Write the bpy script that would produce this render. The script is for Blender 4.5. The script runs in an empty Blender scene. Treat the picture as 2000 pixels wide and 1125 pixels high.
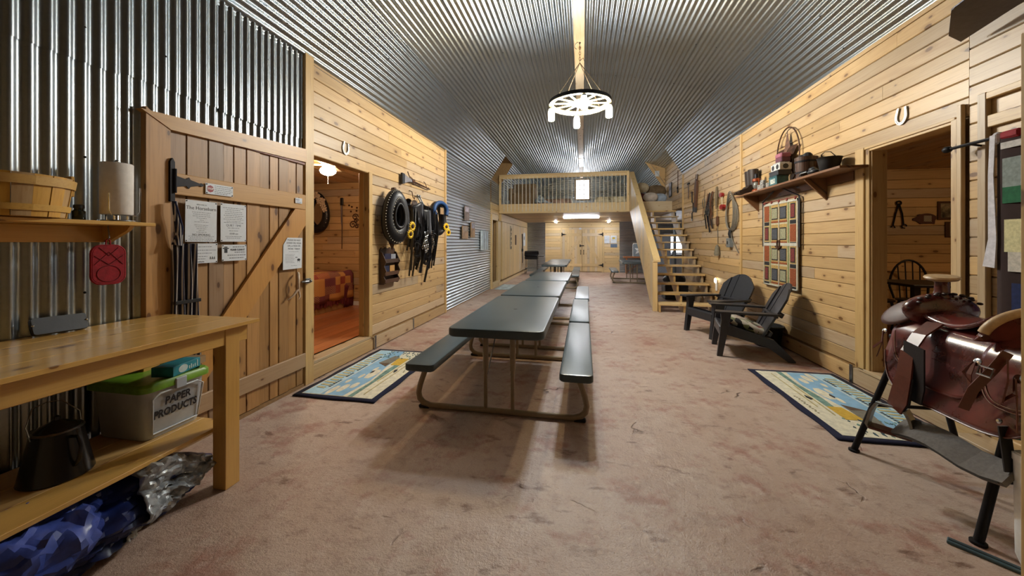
import bpy, bmesh, math, random
from mathutils import Vector, Matrix
random.seed(7)
PI = math.pi
SC = bpy.context.scene
COL = SC.collection

# ------------------------------------------------------------------ camera
F_PX, HORIZON, EYE = 720.0, 473.0, 1.43
YAW = math.atan(137.0 / F_PX)
cam_d = bpy.data.cameras.new('camera')
cam = bpy.data.objects.new('camera', cam_d); COL.objects.link(cam)
cam.location = (0, 0, EYE); cam.rotation_euler = (PI / 2, 0, YAW)
cam_d.sensor_width = 36.0; cam_d.lens = F_PX / 2000 * 36.0
cam_d.shift_y = -(562.5 - HORIZON) / 2000
cam_d.clip_start = 0.02; cam_d.clip_end = 200
SC.camera = cam

# ------------------------------------------------------------------ world: daylight outside the closed barn
W = bpy.data.worlds.new('world'); SC.world = W; W.use_nodes = True
W.node_tree.nodes['Background'].inputs[0].default_value = (0.86, 0.93, 1.0, 1)
W.node_tree.nodes['Background'].inputs[1].default_value = 0.55
SC.view_settings.view_transform = 'Standard'; SC.view_settings.look = 'None'
SC.view_settings.gamma = 1; SC.view_settings.use_curve_mapping = False
SC.view_settings.exposure = 0.68
SC.cycles.max_bounces = 5; SC.cycles.diffuse_bounces = 3; SC.cycles.glossy_bounces = 3; SC.cycles.transmission_bounces = 2
# strengths of the room's own lamps
JAR_WARM, JAR_COOL, TUBE, LOFT_LAMP, FAN_LAMP, ROOM_LAMP = 340, 600, 80, 55, 95, 80

# ------------------------------------------------------------------ helpers
def lin(h):
    h = h.lstrip('#'); o = []
    for i in (0, 2, 4):
        c = int(h[i:i + 2], 16) / 255
        o.append(c / 12.92 if c <= 0.04045 else ((c + 0.055) / 1.055) ** 2.4)
    return (*o, 1)

class MB:
    """collects geometry; build() links it as one mesh object"""
    def __init__(s, M=None): s.v = []; s.f = []; s.M = M or Matrix()
    def add(s, vs, fs):
        n = len(s.v); s.v += [tuple(s.M @ Vector(p)) for p in vs]; s.f += [tuple(i + n for i in f) for f in fs]; return s
    def box(s, x0, x1, y0, y1, z0, z1, b=0.0):
        if x0 > x1: x0, x1 = x1, x0
        if y0 > y1: y0, y1 = y1, y0
        if z0 > z1: z0, z1 = z1, z0
        if b <= 0:
            return s.add([(x, y, z) for x in (x0, x1) for y in (y0, y1) for z in (z0, z1)],
                         [(0, 1, 3, 2), (4, 6, 7, 5), (0, 4, 5, 1), (2, 3, 7, 6), (0, 2, 6, 4), (1, 5, 7, 3)])
        b = min(b, (x1 - x0) * .49, (y1 - y0) * .49, (z1 - z0) * .49)
        vs = []; idx = {}
        for i, (x, sx) in enumerate(((x0, 1), (x1, -1))):
            for j, (y, sy) in enumerate(((y0, 1), (y1, -1))):
                for k, (z, sz) in enumerate(((z0, 1), (z1, -1))):
                    idx[i, j, k, 0] = len(vs); vs.append((x, y + sy * b, z + sz * b))
                    idx[i, j, k, 1] = len(vs); vs.append((x + sx * b, y, z + sz * b))
                    idx[i, j, k, 2] = len(vs); vs.append((x + sx * b, y + sy * b, z))
        fs = []
        for i in (0, 1):
            fs.append([idx[i, a, c, 0] for a, c in ((0, 0), (0, 1), (1, 1), (1, 0))])
            fs.append([idx[a, i, c, 1] for a, c in ((0, 0), (0, 1), (1, 1), (1, 0))])
            fs.append([idx[a, c, i, 2] for a, c in ((0, 0), (0, 1), (1, 1), (1, 0))])
        for a in (0, 1):
            for c in (0, 1):
                fs.append([idx[a, c, 0, 0], idx[a, c, 1, 0], idx[a, c, 1, 1], idx[a, c, 0, 1]])
                fs.append([idx[a, 0, c, 0], idx[a, 1, c, 0], idx[a, 1, c, 2], idx[a, 0, c, 2]])
                fs.append([idx[0, a, c, 1], idx[1, a, c, 1], idx[1, a, c, 2], idx[0, a, c, 2]])
                for k in (0, 1): fs.append([idx[a, c, k, 0], idx[a, c, k, 1], idx[a, c, k, 2]])
        return s.add(vs, fs)
    def tube(s, pts, r, n=8, closed=False, flat=None):
        """flat=(wx,wy): rectangular strap of that half-size instead of a round section"""
        P = [Vector(p) for p in pts]; m = len(P)
        R = r if isinstance(r, (list, tuple)) else [r] * m
        T = []
        for i in range(m):
            a = P[(i - 1) % m] if (closed or i) else P[i]
            c = P[(i + 1) % m] if (closed or i < m - 1) else P[i]
            t = (c - a); T.append(t.normalized() if t.length > 1e-9 else Vector((0, 0, 1)))
        up = Vector((0, 0, 1)) if abs(T[0].z) < .9 else Vector((0, 1, 0))
        if flat and len(flat) > 2: up = Vector(flat[2])
        N = (up - T[0] * up.dot(T[0])).normalized()
        vs = []
        for i in range(m):
            N = N - T[i] * N.dot(T[i])
            if N.length < 1e-6: N = T[i].orthogonal()
            N.normalize(); B = T[i].cross(N)
            if flat:
                for sx, sy in ((1, 1), (-1, 1), (-1, -1), (1, -1)): vs.append(P[i] + N * (sx * flat[0] * R[i]) + B * (sy * flat[1] * R[i]))
            else:
                for k in range(n):
                    a = 2 * PI * k / n; vs.append(P[i] + (N * math.cos(a) + B * math.sin(a)) * R[i])
        q = 4 if flat else n; fs = []
        for i in range(m if closed else m - 1):
            j = (i + 1) % m
            for k in range(q): fs.append((i * q + k, i * q + (k + 1) % q, j * q + (k + 1) % q, j * q + k))
        if not closed: fs += [tuple(range(q))[::-1], tuple((m - 1) * q + k for k in range(q))]
        return s.add([tuple(p) for p in vs], fs)
    def lathe(s, prof, n=20, c=(0, 0, 0), sx=1, sy=1):
        vs = []; fs = []; m = len(prof)
        for r, z in prof:
            for k in range(n):
                a = 2 * PI * k / n; vs.append((c[0] + r * math.cos(a) * sx, c[1] + r * math.sin(a) * sy, c[2] + z))
        for i in range(m - 1):
            for k in range(n): fs.append((i * n + k, i * n + (k + 1) % n, (i + 1) * n + (k + 1) % n, (i + 1) * n + k))
        fs += [tuple(range(n))[::-1], tuple((m - 1) * n + k for k in range(n))]
        return s.add(vs, fs)
    def prism(s, pts, a, b, ax='z'):
        n = len(pts)
        def P(u, v, w): return (u, v, w) if ax == 'z' else ((w, u, v) if ax == 'x' else (u, w, v))
        vs = [P(u, v, a) for u, v in pts] + [P(u, v, b) for u, v in pts]
        return s.add(vs, [tuple(range(n))[::-1], tuple(range(n, 2 * n))] + [(i, (i + 1) % n, n + (i + 1) % n, n + i) for i in range(n)])
    def grid(s, fn, nu, nv, closed_u=False):
        vs = [fn(i / nu, j / nv) for i in range(nu + (0 if closed_u else 1)) for j in range(nv + 1)]
        w = nv + 1; m = nu if closed_u else nu + 1
        return s.add(vs, [(i * w + j, ((i + 1) % m) * w + j, ((i + 1) % m) * w + j + 1, i * w + j + 1) for i in range(nu) for j in range(nv)])
    def ball(s, c, r, n=12, m=8, sx=1, sy=1, sz=1):
        return s.lathe([(max(1e-4, r * math.sin(PI * i / m)), -r * sz * math.cos(PI * i / m)) for i in range(m + 1)], n, c, sx, sy)
    def build(s, name, mat, parent=None, smooth=None, thick=0, subd=0):
        me = bpy.data.meshes.new(name); me.from_pydata(s.v, [], s.f); me.update()
        bm = bmesh.new(); bm.from_mesh(me); bmesh.ops.recalc_face_normals(bm, faces=bm.faces); bm.to_mesh(me); bm.free()
        if mat is not None: me.materials.append(mat)
        if smooth is not None:
            me.polygons.foreach_set('use_smooth', [True] * len(me.polygons))
            me.set_sharp_from_angle(angle=math.radians(smooth))
        o = bpy.data.objects.new(name, me); COL.objects.link(o)
        if parent is not None: o.parent = parent
        if thick:
            md = o.modifiers.new('thick', 'SOLIDIFY'); md.thickness = thick; md.offset = 0
        if subd:
            md = o.modifiers.new('sub', 'SUBSURF'); md.levels = subd; md.render_levels = subd
        return o

def tag(o, label=None, cat=None, group=None, kind=None):
    if label: o['label'] = label
    if cat: o['category'] = cat
    if group: o['group'] = group
    if kind: o['kind'] = kind
    return o
def thing(name, label, cat, loc=(0, 0, 0), rz=0, group=None, M=None):
    o = bpy.data.objects.new(name, None); COL.objects.link(o); o.empty_display_size = .1
    if M is not None: o.matrix_world = M
    else: o.location = loc; o.rotation_euler = (0, 0, rz)
    return tag(o, label, cat, group)
def struct(o): o['kind'] = 'structure'; return o
def sroot(name):
    o = bpy.data.objects.new(name, None); COL.objects.link(o); return struct(o)
def dup(root, M=None, loc=None, rz=0, label=None):
    r = root.copy(); COL.objects.link(r)
    if M is not None: r.matrix_world = M
    if loc is not None: r.location = loc; r.rotation_euler = (0, 0, rz)
    if label: r['label'] = label
    for ch in list(root.children):
        c = ch.copy(); COL.objects.link(c); c.parent = r
        for g in list(ch.children):
            d = g.copy(); COL.objects.link(d); d.parent = c
    return r
def frame(o, x, y, z):
    M = Matrix.Identity(4)
    for i, v in enumerate((x, y, z)):
        for k in range(3): M[k][i] = v[k]
    for k in range(3): M[k][3] = o[k]
    return M
def onL(y, z, x=-2.73, roll=0): return frame((x, y, z), (0, 1, 0), (0, 0, 1), (1, 0, 0)) @ Matrix.Rotation(roll, 4, 'Z')   # faces +X
def onR(y, z, x=2.70, roll=0): return frame((x, y, z), (0, -1, 0), (0, 0, 1), (-1, 0, 0)) @ Matrix.Rotation(roll, 4, 'Z')  # faces -X
def onF(x, z, y=18.0, roll=0): return frame((x, y, z), (1, 0, 0), (0, 0, 1), (0, -1, 0)) @ Matrix.Rotation(roll, 4, 'Z')   # faces -Y
def rotz(a): return Matrix.Rotation(a, 4, 'Z')
def T(x, y, z): return Matrix.Translation((x, y, z))

# ------------------------------------------------------------------ materials
class NT:
    def __init__(s, name):
        s.m = bpy.data.materials.new(name); s.m.use_nodes = True; s.t = s.m.node_tree; s.b = s.t.nodes['Principled BSDF']
    def n(s, ty, **kw):
        nd = s.t.nodes.new(ty)
        for k, v in kw.items():
            if k.startswith('i_'):
                key = k[2:]; key = int(key) if key.isdigit() else key.replace('_', ' ')
                s.set(nd.inputs[key], v)
            else: setattr(nd, k, v)
        return nd
    def set(s, sock, v):
        if hasattr(v, 'is_output'): s.t.links.new(v, sock)
        else: sock.default_value = v
    def math(s, op, a, b=0.0, c=0.0):
        nd = s.t.nodes.new('ShaderNodeMath'); nd.operation = op
        for i, v in enumerate((a, b, c)): s.set(nd.inputs[i], v)
        return nd.outputs[0]
    def mix(s, f, a, b, mode='MIX'):
        nd = s.t.nodes.new('ShaderNodeMix'); nd.data_type = 'RGBA'; nd.blend_type = mode
        s.set(nd.inputs[0], f); s.set(nd.inputs[6], a); s.set(nd.inputs[7], b); return nd.outputs[2]
    def ramp(s, f, lo, hi, a=0.0, b=1.0):
        nd = s.t.nodes.new('ShaderNodeMapRange'); nd.interpolation_type = 'SMOOTHSTEP'
        s.set(nd.inputs[0], f)
        for i, v in zip((1, 2, 3, 4), (lo, hi, a, b)): nd.inputs[i].default_value = v
        return nd.outputs[0]
    def noise(s, vec, scale, detail=3, rough=.5, dist=0):
        nd = s.n('ShaderNodeTexNoise'); s.set(nd.inputs['Vector'], vec); nd.inputs['Scale'].default_value = scale
        nd.inputs['Detail'].default_value = detail; nd.inputs['Roughness'].default_value = rough; nd.inputs['Distortion'].default_value = dist
        return nd.outputs[0]
    def bump(s, h, strength=.2, dist=.01):
        nd = s.n('ShaderNodeBump'); s.set(nd.inputs['Height'], h); nd.inputs['Strength'].default_value = strength; nd.inputs['Distance'].default_value = dist
        s.t.links.new(nd.outputs[0], s.b.inputs['Normal'])
    def out(s, col=None, rough=None, metal=None, **kw):
        if col is not None: s.set(s.b.inputs['Base Color'], col)
        if rough is not None: s.set(s.b.inputs['Roughness'], rough)
        if metal is not None: s.set(s.b.inputs['Metallic'], metal)
        for k, v in kw.items(): s.set(s.b.inputs[k.replace('_', ' ')], v)
        return s.m

_M = {}
def mat(name, col, rough=.5, metal=0, var=.08, scale=30, bump=0, **kw):
    """plain procedural surface: a colour with slight mottling"""
    if name in _M: return _M[name]
    t = NT(name); c = lin(col) if isinstance(col, str) else col
    tc = t.n('ShaderNodeTexCoord').outputs['Object']; nz = t.noise(tc, scale, 4, .6)
    d = tuple(max(0, x * (1 - var * 2.2)) for x in c[:3]) + (1,); e = tuple(min(1, x * (1 + var * 1.6)) for x in c[:3]) + (1,)
    if bump: t.bump(nz, bump, .004)
    _M[name] = t.out(t.mix(t.ramp(nz, .25, .75), d, e), rough, metal, **kw); return _M[name]

def wood(name, axis, base, dark, knots=True, coords='pos', rough=.5, grey=.0, tint=.17, grain=1.0, coat=0.0, knot_r=.085):
    """pine: grain along axis, knots, per-board tint"""
    if name in _M: return _M[name]
    t = NT(name)
    src = t.n('ShaderNodeNewGeometry').outputs['Position'] if coords == 'pos' else t.n('ShaderNodeTexCoord').outputs['Object']
    rnd = t.n('ShaderNodeObjectInfo').outputs['Random']
    sep = t.n('ShaderNodeSeparateXYZ'); t.set(sep.inputs[0], src)
    o = {'x': (0, 1, 2), 'y': (1, 2, 0), 'z': (2, 0, 1)}[axis]
    off = t.math('MULTIPLY', rnd, 37.0)
    u = t.math('ADD', sep.outputs[o[0]], off); v = t.math('ADD', sep.outputs[o[1]], off); w = t.math('ADD', sep.outputs[o[2]], off)
    def vec(a, b):
        c = t.n('ShaderNodeCombineXYZ'); t.set(c.inputs[0], t.math('MULTIPLY', u, a)); t.set(c.inputs[1], t.math('MULTIPLY', v, b)); t.set(c.inputs[2], t.math('MULTIPLY', w, b)); return c.outputs[0]
    broad = t.noise(vec(.8, 7), 1, 3, .55, .6)
    fine = t.noise(vec(3.2, 95), 1, 3, .6, .3)
    B, D = lin(base), lin(dark)
    G = tuple(.55 * x + .45 * (B[0] * .3 + B[1] * .5 + B[2] * .2) * .9 for x in B[:3]) + (1,)
    col = t.mix(t.ramp(rnd, .55, .95, 0, .85), B, G)
    col = t.mix(t.math('MULTIPLY', t.ramp(broad, .45, .8), .38 * grain), col, D)
    col = t.mix(t.math('MULTIPLY', t.ramp(fine, .45, .75), .35 * grain), col, D)

    if knots:
        kc = t.n('ShaderNodeCombineXYZ'); t.set(kc.inputs[0], t.math('MULTIPLY', u, 3.1)); t.set(kc.inputs[1], t.math('MULTIPLY', t.math('ADD', v, w), 6.5))
        vo = t.n('ShaderNodeTexVoronoi', voronoi_dimensions='2D'); t.set(vo.inputs['Vector'], kc.outputs[0]); vo.inputs['Scale'].default_value = 1
        sc = t.n('ShaderNodeSeparateColor'); t.set(sc.inputs[0], vo.outputs['Color'])
        on = t.ramp(sc.outputs[0], .50, .52)
        dn = t.math('DIVIDE', vo.outputs['Distance'], t.math('ADD', t.math('MULTIPLY', sc.outputs[1], 1.0), .38))
        kn = t.math('MULTIPLY', t.ramp(dn, knot_r * 1.25, knot_r * .75), on)
        halo = t.math('MULTIPLY', t.ramp(dn, knot_r * 3.2, knot_r), on)
        col = t.mix(t.math('MULTIPLY', halo, .35), col, D)
        col = t.mix(t.math('MULTIPLY', kn, .85), col, tuple(x * f for x, f in zip(D[:3], (.42, .32, .28))) + (1,))
    h = t.n('ShaderNodeHueSaturation'); t.set(h.inputs['Color'], col)
    r2 = t.math('FRACT', t.math('MULTIPLY', rnd, 91.7))
    t.set(h.inputs['Value'], t.math('ADD', t.math('MULTIPLY', r2, tint * 2), 1 - tint))
    t.bump(fine, .10, .002)
    _M[name] = t.out(h.outputs[0], rough, 0, Coat_Weight=coat, Coat_Roughness=.15); return _M[name]

def galv(name, col='#aeb4b8', rough=.3, spangle=60):
    if name in _M: return _M[name]
    t = NT(name); p = t.n('ShaderNodeNewGeometry').outputs['Position']
    vo = t.n('ShaderNodeTexVoronoi'); t.set(vo.inputs['Vector'], p); vo.inputs['Scale'].default_value = spangle
    sc = t.n('ShaderNodeSeparateColor'); t.set(sc.inputs[0], vo.outputs['Color'])
    big = t.noise(p, 1.3, 3); C = lin(col)
    h = t.n('ShaderNodeHueSaturation'); h.inputs['Color'].default_value = C; t.set(h.inputs['Value'], t.math('ADD', t.math('MULTIPLY', sc.outputs[0], .10), .92))
    col = t.mix(t.ramp(big, .3, .75, 0, .25), h.outputs[0], tuple(x * .7 for x in C[:3]) + (1,))
    _M[name] = t.out(col, rough, 1.0); return _M[name]

def emit(name, col, strength):
    t = NT(name); e = t.n('ShaderNodeEmission'); e.inputs[0].default_value = lin(col); e.inputs[1].default_value = strength
    t.t.links.new(e.outputs[0], t.t.nodes['Material Output'].inputs[0]); return t.m

def floor_mat():
    t = NT('stamped_concrete'); p = t.n('ShaderNodeNewGeometry').outputs['Position']
    wob = t.n('ShaderNodeTexNoise'); t.set(wob.inputs['Vector'], p); wob.inputs['Scale'].default_value = 2.2; wob.inputs['Detail'].default_value = 5
    wv = t.n('ShaderNodeVectorMath', operation='MULTIPLY_ADD'); t.set(wv.inputs[0], wob.outputs['Color']); wv.inputs[1].default_value = (.55, .55, 0); t.set(wv.inputs[2], p)
    big = t.noise(p, .5, 6, .6, .3); mid = t.noise(p, 2.6, 6, .68); sml = t.noise(p, 9, 5, .72); grain = t.noise(p, 75, 3, .8); spk = t.noise(p, 210, 2, .6)
    m1 = t.n('ShaderNodeMapping'); t.set(m1.inputs[0], p); m1.inputs['Scale'].default_value = (1.5, 3.2, 1); m1.inputs['Rotation'].default_value = (0, 0, .35)
    dab = t.noise(m1.outputs[0], 2.3, 5, .6, .2)
    vo = t.n('ShaderNodeTexVoronoi', feature='DISTANCE_TO_EDGE'); t.set(vo.inputs['Vector'], wv.outputs[0]); vo.inputs['Scale'].default_value = 1.25
    crk = t.math('MULTIPLY', t.ramp(vo.outputs['Distance'], .012, .002), t.ramp(t.noise(p, 1.9, 4, .6), .55, .66))
    c = t.mix(t.ramp(big, .36, .64), lin('#bca89a'), lin('#ad9180'))
    c = t.mix(t.ramp(mid, .50, .66, 0, .62), c, lin('#94594a'))
    c = t.mix(t.ramp(sml, .48, .70, 0, .42), c, lin('#7c5a49'))
    c = t.mix(t.ramp(t.noise(p, 5.3, 6, .65), .52, .72, 0, .5), c, lin('#d3c3b6'))
    c = t.mix(t.ramp(dab, .60, .70, 0, .72), c, lin('#5f3a2a'))
    c = t.mix(t.math('MULTIPLY', crk, .8), c, lin('#43291e'))
    c = t.mix(t.ramp(grain, .56, .74, 0, .6), c, lin('#5f473b'))
    c = t.mix(t.ramp(spk, .60, .72, 0, .5), c, lin('#dccfc4'))
    r = t.math('ADD', t.ramp(mid, .3, .8, .0, .2), .36)
    hh = t.math('ADD', t.math('MULTIPLY', crk, -.5), t.math('ADD', t.math('MULTIPLY', mid, 1.0), t.math('ADD', t.math('MULTIPLY', sml, .55), t.math('MULTIPLY', grain, .22))))
    t.bump(hh, .75, .02)
    return t.out(c, r, 0, Specular_IOR_Level=.5)

# shared materials
PINE_Y = wood('pine_boards_y', 'y', '#bf9f70', '#8c673b', grey=.3, rough=.42)
PINE_X = wood('pine_boards_x', 'x', '#c2a170', '#8f693d', rough=.42)
PINE_Z = wood('pine_upright', 'z', '#bf9f6a', '#8e693c', rough=.45, knots=True, tint=.12)
PINE_O = wood('pine_object', 'y', '#bf9f6a', '#8e693c', coords='obj', rough=.45, tint=.12)
PINE_OX = wood('pine_object_x', 'x', '#bf9f6a', '#8e693c', coords='obj', rough=.45, tint=.12)
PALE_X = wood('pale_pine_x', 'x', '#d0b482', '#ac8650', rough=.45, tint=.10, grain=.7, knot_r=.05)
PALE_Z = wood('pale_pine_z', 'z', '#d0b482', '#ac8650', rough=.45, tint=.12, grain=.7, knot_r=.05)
DOOR_Z = wood('door_plank', 'z', '#b08450', '#75502a', rough=.45, tint=.26, grain=1.2)
DOOR_Y = wood('door_rail', 'y', '#bd9052', '#85592c', rough=.42, tint=.08)
RED_X = wood('bedroom_boards_x', 'x', '#c2a170', '#8f693d', rough=.42)
RED_Y = wood('bedroom_boards_y', 'y', '#bf9f70', '#8c673b', rough=.42)
DIM_X = wood('room_boards_x', 'x', '#c2a170', '#8f693d', rough=.42)
DIM_Y = wood('room_boards_y', 'y', '#bf9f70', '#8c673b', rough=.42)
LACQ_Y = wood('lacquered_y', 'y', '#d3a558', '#a5743a', coords='obj', rough=.3, tint=.05, coat=.35, grain=.8)
LACQ_Z = wood('lacquered_z', 'z', '#d0a256', '#a5743a', coords='obj', rough=.32, tint=.05, coat=.3, grain=.8)
SHELF_Y = wood('shelf_wood', 'y', '#7a5232', '#4a2e1b', coords='obj', rough=.45, tint=.05)
DARKWOOD = wood('dark_rack_wood', 'z', '#4c2f1b', '#281609', coords='obj', rough=.45, knots=False, tint=.05)
LAMINATE = wood('room_floor_wood', 'y', '#a5683f', '#66361d', rough=.28, tint=.2, knots=False)
GALV = galv('galvanised_steel', '#aab1b6', .3)
GALV_DK = GALV
BLACK_IRON = mat('black_iron', '#17161a', .5, .6)
BLACK_LEATHER = mat('black_leather', '#15151a', .42, 0, bump=.15)
BLACK_PLASTIC = mat('black_plastic', '#1a1b1e', .42)
CHROME = mat('chrome', '#c9ccd0', .15, 1.0, var=.02)
STEEL = mat('dull_steel', '#8c9094', .35, 1.0)
PAPER = mat('paper', '#d3d8de', .35, 0, var=.02)
INK = mat('ink', '#23262e', .6, 0, var=.02)
INK_SOFT = mat('soft_ink', '#6a7078', .6, 0, var=.02)
WHITE = mat('white_paint', '#e4e4e2', .4, 0, var=.03)
RUST = mat('rusty_iron', '#4a2d1c', .6, .5, var=.3)
NAVY = mat('navy_trim', '#141a3c', .9)
BRASS = mat('brass', '#a8843c', .3, 1.0)

def text(body, size, m, parent, M, name='lettering', align='CENTER', extrude=.0004, sx=1.0, bold=0.0):
    cu = bpy.data.curves.new(name, 'FONT'); cu.body = body; cu.size = size; cu.align_x = align; cu.align_y = 'CENTER'; cu.extrude = extrude; cu.offset = bold; cu.resolution_u = 2
    tmp = bpy.data.objects.new(name, cu); COL.objects.link(tmp)
    me = bpy.data.meshes.new_from_object(tmp); bpy.data.objects.remove(tmp); bpy.data.curves.remove(cu)
    me.materials.clear(); me.materials.append(m)
    o = bpy.data.objects.new(name, me); COL.objects.link(o); o.parent = parent
    o.matrix_local = M @ Matrix.Diagonal((sx, 1, 1, 1)); return o
# ================================================================== STRUCTURE
LX, RX, YB, YF = -2.73, 2.70, -3.4, 18.0
EAVE = 3.30
# ---- floor
fl = MB(); fl.box(-6.5, 6.5, YB, 18.3, -.12, 0); struct(fl.build('floor', floor_mat()))

# ---- ceiling of corrugated sheets, gambrel profile
PROF = [(-2.76, 3.24), (-2.25, 4.05), (-2.0, 4.145), (-1.68, 4.235), (-1.3, 4.345), (-.9, 4.44), (-.5, 4.505), (-.1, 4.53), (-.01, 4.532)]
def along(prof):
    s = [0]
    for a, b in zip(prof, prof[1:]): s.append(s[-1] + math.hypot(b[0] - a[0], b[1] - a[1]))
    return s
def at_s(prof, S, s):
    for i in range(len(S) - 1):
        if s <= S[i + 1] or i == len(S) - 2:
            k = (s - S[i]) / (S[i + 1] - S[i]); a, b = prof[i], prof[i + 1]
            t = Vector((b[0] - a[0], b[1] - a[1])).normalized()
            return a[0] + (b[0] - a[0]) * k, a[1] + (b[1] - a[1]) * k, t.y, -t.x   # point and inward normal
PITCH, AMP = .0678, .0085
ceil = sroot('ceiling')
SS = along(PROF); KNEE = SS[1]
cuts = [(0, KNEE + .015), (KNEE - .03, KNEE + .68), (KNEE + .66, KNEE + 1.38), (KNEE + 1.36, SS[-1])]
rows = [(YB, -.4), (-.5, 3.0), (2.92, 7.05), (6.98, 10.85), (10.78, 12.95), (12.9, 15.3), (15.2, 18.05)]
for side in (1, -1):
    for ci, (s0, s1) in enumerate(cuts):
        for ri, (y0, y1) in enumerate(rows):
            if side == -1 and ci == 0 and ri == 4: continue
            if side == 1 and ci == 0 and ri == 4: y0 = 12.10
            off = .004 * (ri % 2) + .003 * (ci % 2) + random.uniform(0, .001)
            n = int((s1 - s0) / PITCH * 8); m = MB(); vs = []
            for i in range(n + 1):
                s = s0 + (s1 - s0) * i / n; x, z, nx, nz = at_s(PROF, SS, s)
                d = AMP * math.sin(2 * PI * s / PITCH) + off
                x += nx * d; z += nz * d
                vs += [(x * side, y0, z), (x * side, y1, z)]
            m.add(vs, [(2 * i, 2 * i + 2, 2 * i + 3, 2 * i + 1) for i in range(n)])
            m.build('corrugated_sheet', GALV, ceil, 70)
# unlit attic recess in the left roof slope beside the loft rail
RP_ = [(-3.95, 3.22), (-2.79, 3.22), (-2.27, 4.05), (-2.2, 4.12), (-3.95, 4.12)]
ar = MB().box(-3.95, -2.2, 10.72, 12.16, 4.085, 4.14).box(-4.0, -3.95, 10.72, 12.16, 3.2, 4.14).box(-3.95, -2.86, 10.72, 12.16, 3.2, 3.26)
ar.prism(RP_, 10.72, 10.78, 'y'); ar.prism(RP_, 12.11, 12.16, 'y'); struct(ar.build('wall_attic_recess', mat('rough_framing', '#96774d', .8)))
# the closed barn end behind the camera
bw = MB().box(-2.95, 2.95, -3.46, -3.38, 0, 4.7); struct(bw.build('wall_back', PINE_X))
# dormer over the stair head: its ceiling and the cheek that closes the slope
m = MB(); vs = []; n = 60; D0, D1 = Vector((2.24, 4.047)), Vector((2.76, 3.86))
for i in range(n + 1):
    q = D0.lerp(D1, i / n); d = -AMP * math.sin(2 * PI * i / n * .55 / PITCH); vs += [(q.x, 10.78, q.y + d), (q.x, 13.0, q.y + d)]
m.add(vs, [(2 * i, 2 * i + 2, 2 * i + 3, 2 * i + 1) for i in range(n)]); m.build('corrugated_sheet', GALV, ceil, 70)
MB().prism([(2.24, 4.06), (2.80, 3.86), (2.80, 3.2)], 10.80, 10.81, 'y').build('dormer_cheek', GALV, ceil)
# dark drywall-screw heads on the ceiling sheets
scr = MB()
for side in (1, -1):
    for y in (1.2, 2.9, 4.3, 5.6, 7.0, 8.4, 9.7, 10.8, 12.5, 14, 15.3):
        for s in (.2, .6, KNEE + .05, KNEE + .4, KNEE + .7, KNEE + 1.05, KNEE + 1.38, KNEE + 1.7):
            s = round(s / PITCH) * PITCH + PITCH * .25
            x, z, nx, nz = at_s(PROF, SS, min(s, SS[-1] - .02)); d = AMP + .006
            scr.ball(((x + nx * d) * side, y + random.uniform(-.05, .05), z + nz * d), .006, 6, 4)
o = scr.build('screw_heads', BLACK_IRON, ceil); o['kind'] = 'stuff'
rb = MB()
for a, b in ((YB, 3.9), (3.902, 8.9), (8.902, 13.2), (13.202, 17.95)): rb.box(-.125, .035, a, b, 4.490, 4.512, .003)
struct(rb.build('trim_1', PINE_O))

# ---- corrugated wall sheets
def corr_wall(parent, M, w, h, vertical, matl, amp=AMP, off=0.0, phase=0.0):
    """sheet in a wall frame: x right, y up, z out"""
    m = MB(M); L, A = (w, h) if vertical else (h, w); n = max(8, int(L / PITCH * 8)); vs = []
    for i in range(n + 1):
        p = L * i / n; d = amp * math.sin(2 * PI * (p + phase) / PITCH) + off
        vs += [(p, 0, d), (p, h, d)] if vertical else [(0, p, d), (w, p, d)]
    m.add(vs, [(2 * i, 2 * i + 2, 2 * i + 3, 2 * i + 1) for i in range(n)])
    return m.build('corrugated_sheet', matl, parent, 70)

# ---- boards
def board_mesh(axis, H=.133, TH=.018, c=.0065):
    m = MB(); pr = [(0, 0), (0, H), (TH - c, H), (TH, H - c), (TH, c), (TH - c, 0)]
    # unit length along x, thickness +y, height +z
    m.prism([(a, b) for a, b in pr], 0, 1, 'x')
    me = bpy.data.meshes.new('board'); me.from_pydata(m.v, [], m.f)
    bm = bmesh.new(); bm.from_mesh(me); bmesh.ops.recalc_face_normals(bm, faces=bm.faces); bm.to_mesh(me); bm.free(); return me
_BM = {}
def boards(parent, matl, M, w, z0, z1, holes=(), pitch=.1335, seglen=(2.2, 3.8), joints=True, name='board', clip=None):
    """horizontal boards over a wall frame M (x along, y up, z out); holes = (x0,x1,y0,y1)"""
    key = matl.name
    if key not in _BM: _BM[key] = board_mesh('x'); _BM[key].materials.append(matl)
    me = _BM[key]; z = z0; r = 0
    while z < z1 - .02:
        hh = min(pitch, z1 - z); spans = [(0, w)]
        if clip: a, b = clip(z + hh); spans = [(a, b)] if b > a else []
        for (hx0, hx1, hy0, hy1) in holes:
            if z + hh * .5 > hy0 and z + hh * .5 < hy1:
                spans = [q for a, b in spans for q in ((a, min(b, hx0)), (max(a, hx1), b)) if q[1] - q[0] > .015]
        for a, b in spans:
            cutp = [a]; p = a + random.uniform(.5, seglen[1])
            while joints and p < b - .4: cutp.append(p); p += random.uniform(*seglen)
            cutp.append(b)
            for x0, x1 in zip(cutp, cutp[1:]):
                o = bpy.data.objects.new(name, me); COL.objects.link(o); o.parent = parent
                o.matrix_local = M @ frame((x0, z, 0), (1, 0, 0), (0, 0, 1), (0, 1, 0)) @ Matrix.Diagonal((x1 - x0 - .0015, random.uniform(.96, 1.06), (hh - .0035) / .133, 1))
        z += pitch; r += 1
def slab(name, boxes, m=None):
    mb = MB()
    for b in boxes: mb.box(*b)
    return struct(mb.build(name, m or mat('rough_framing', '#96774d', .8)))

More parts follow.
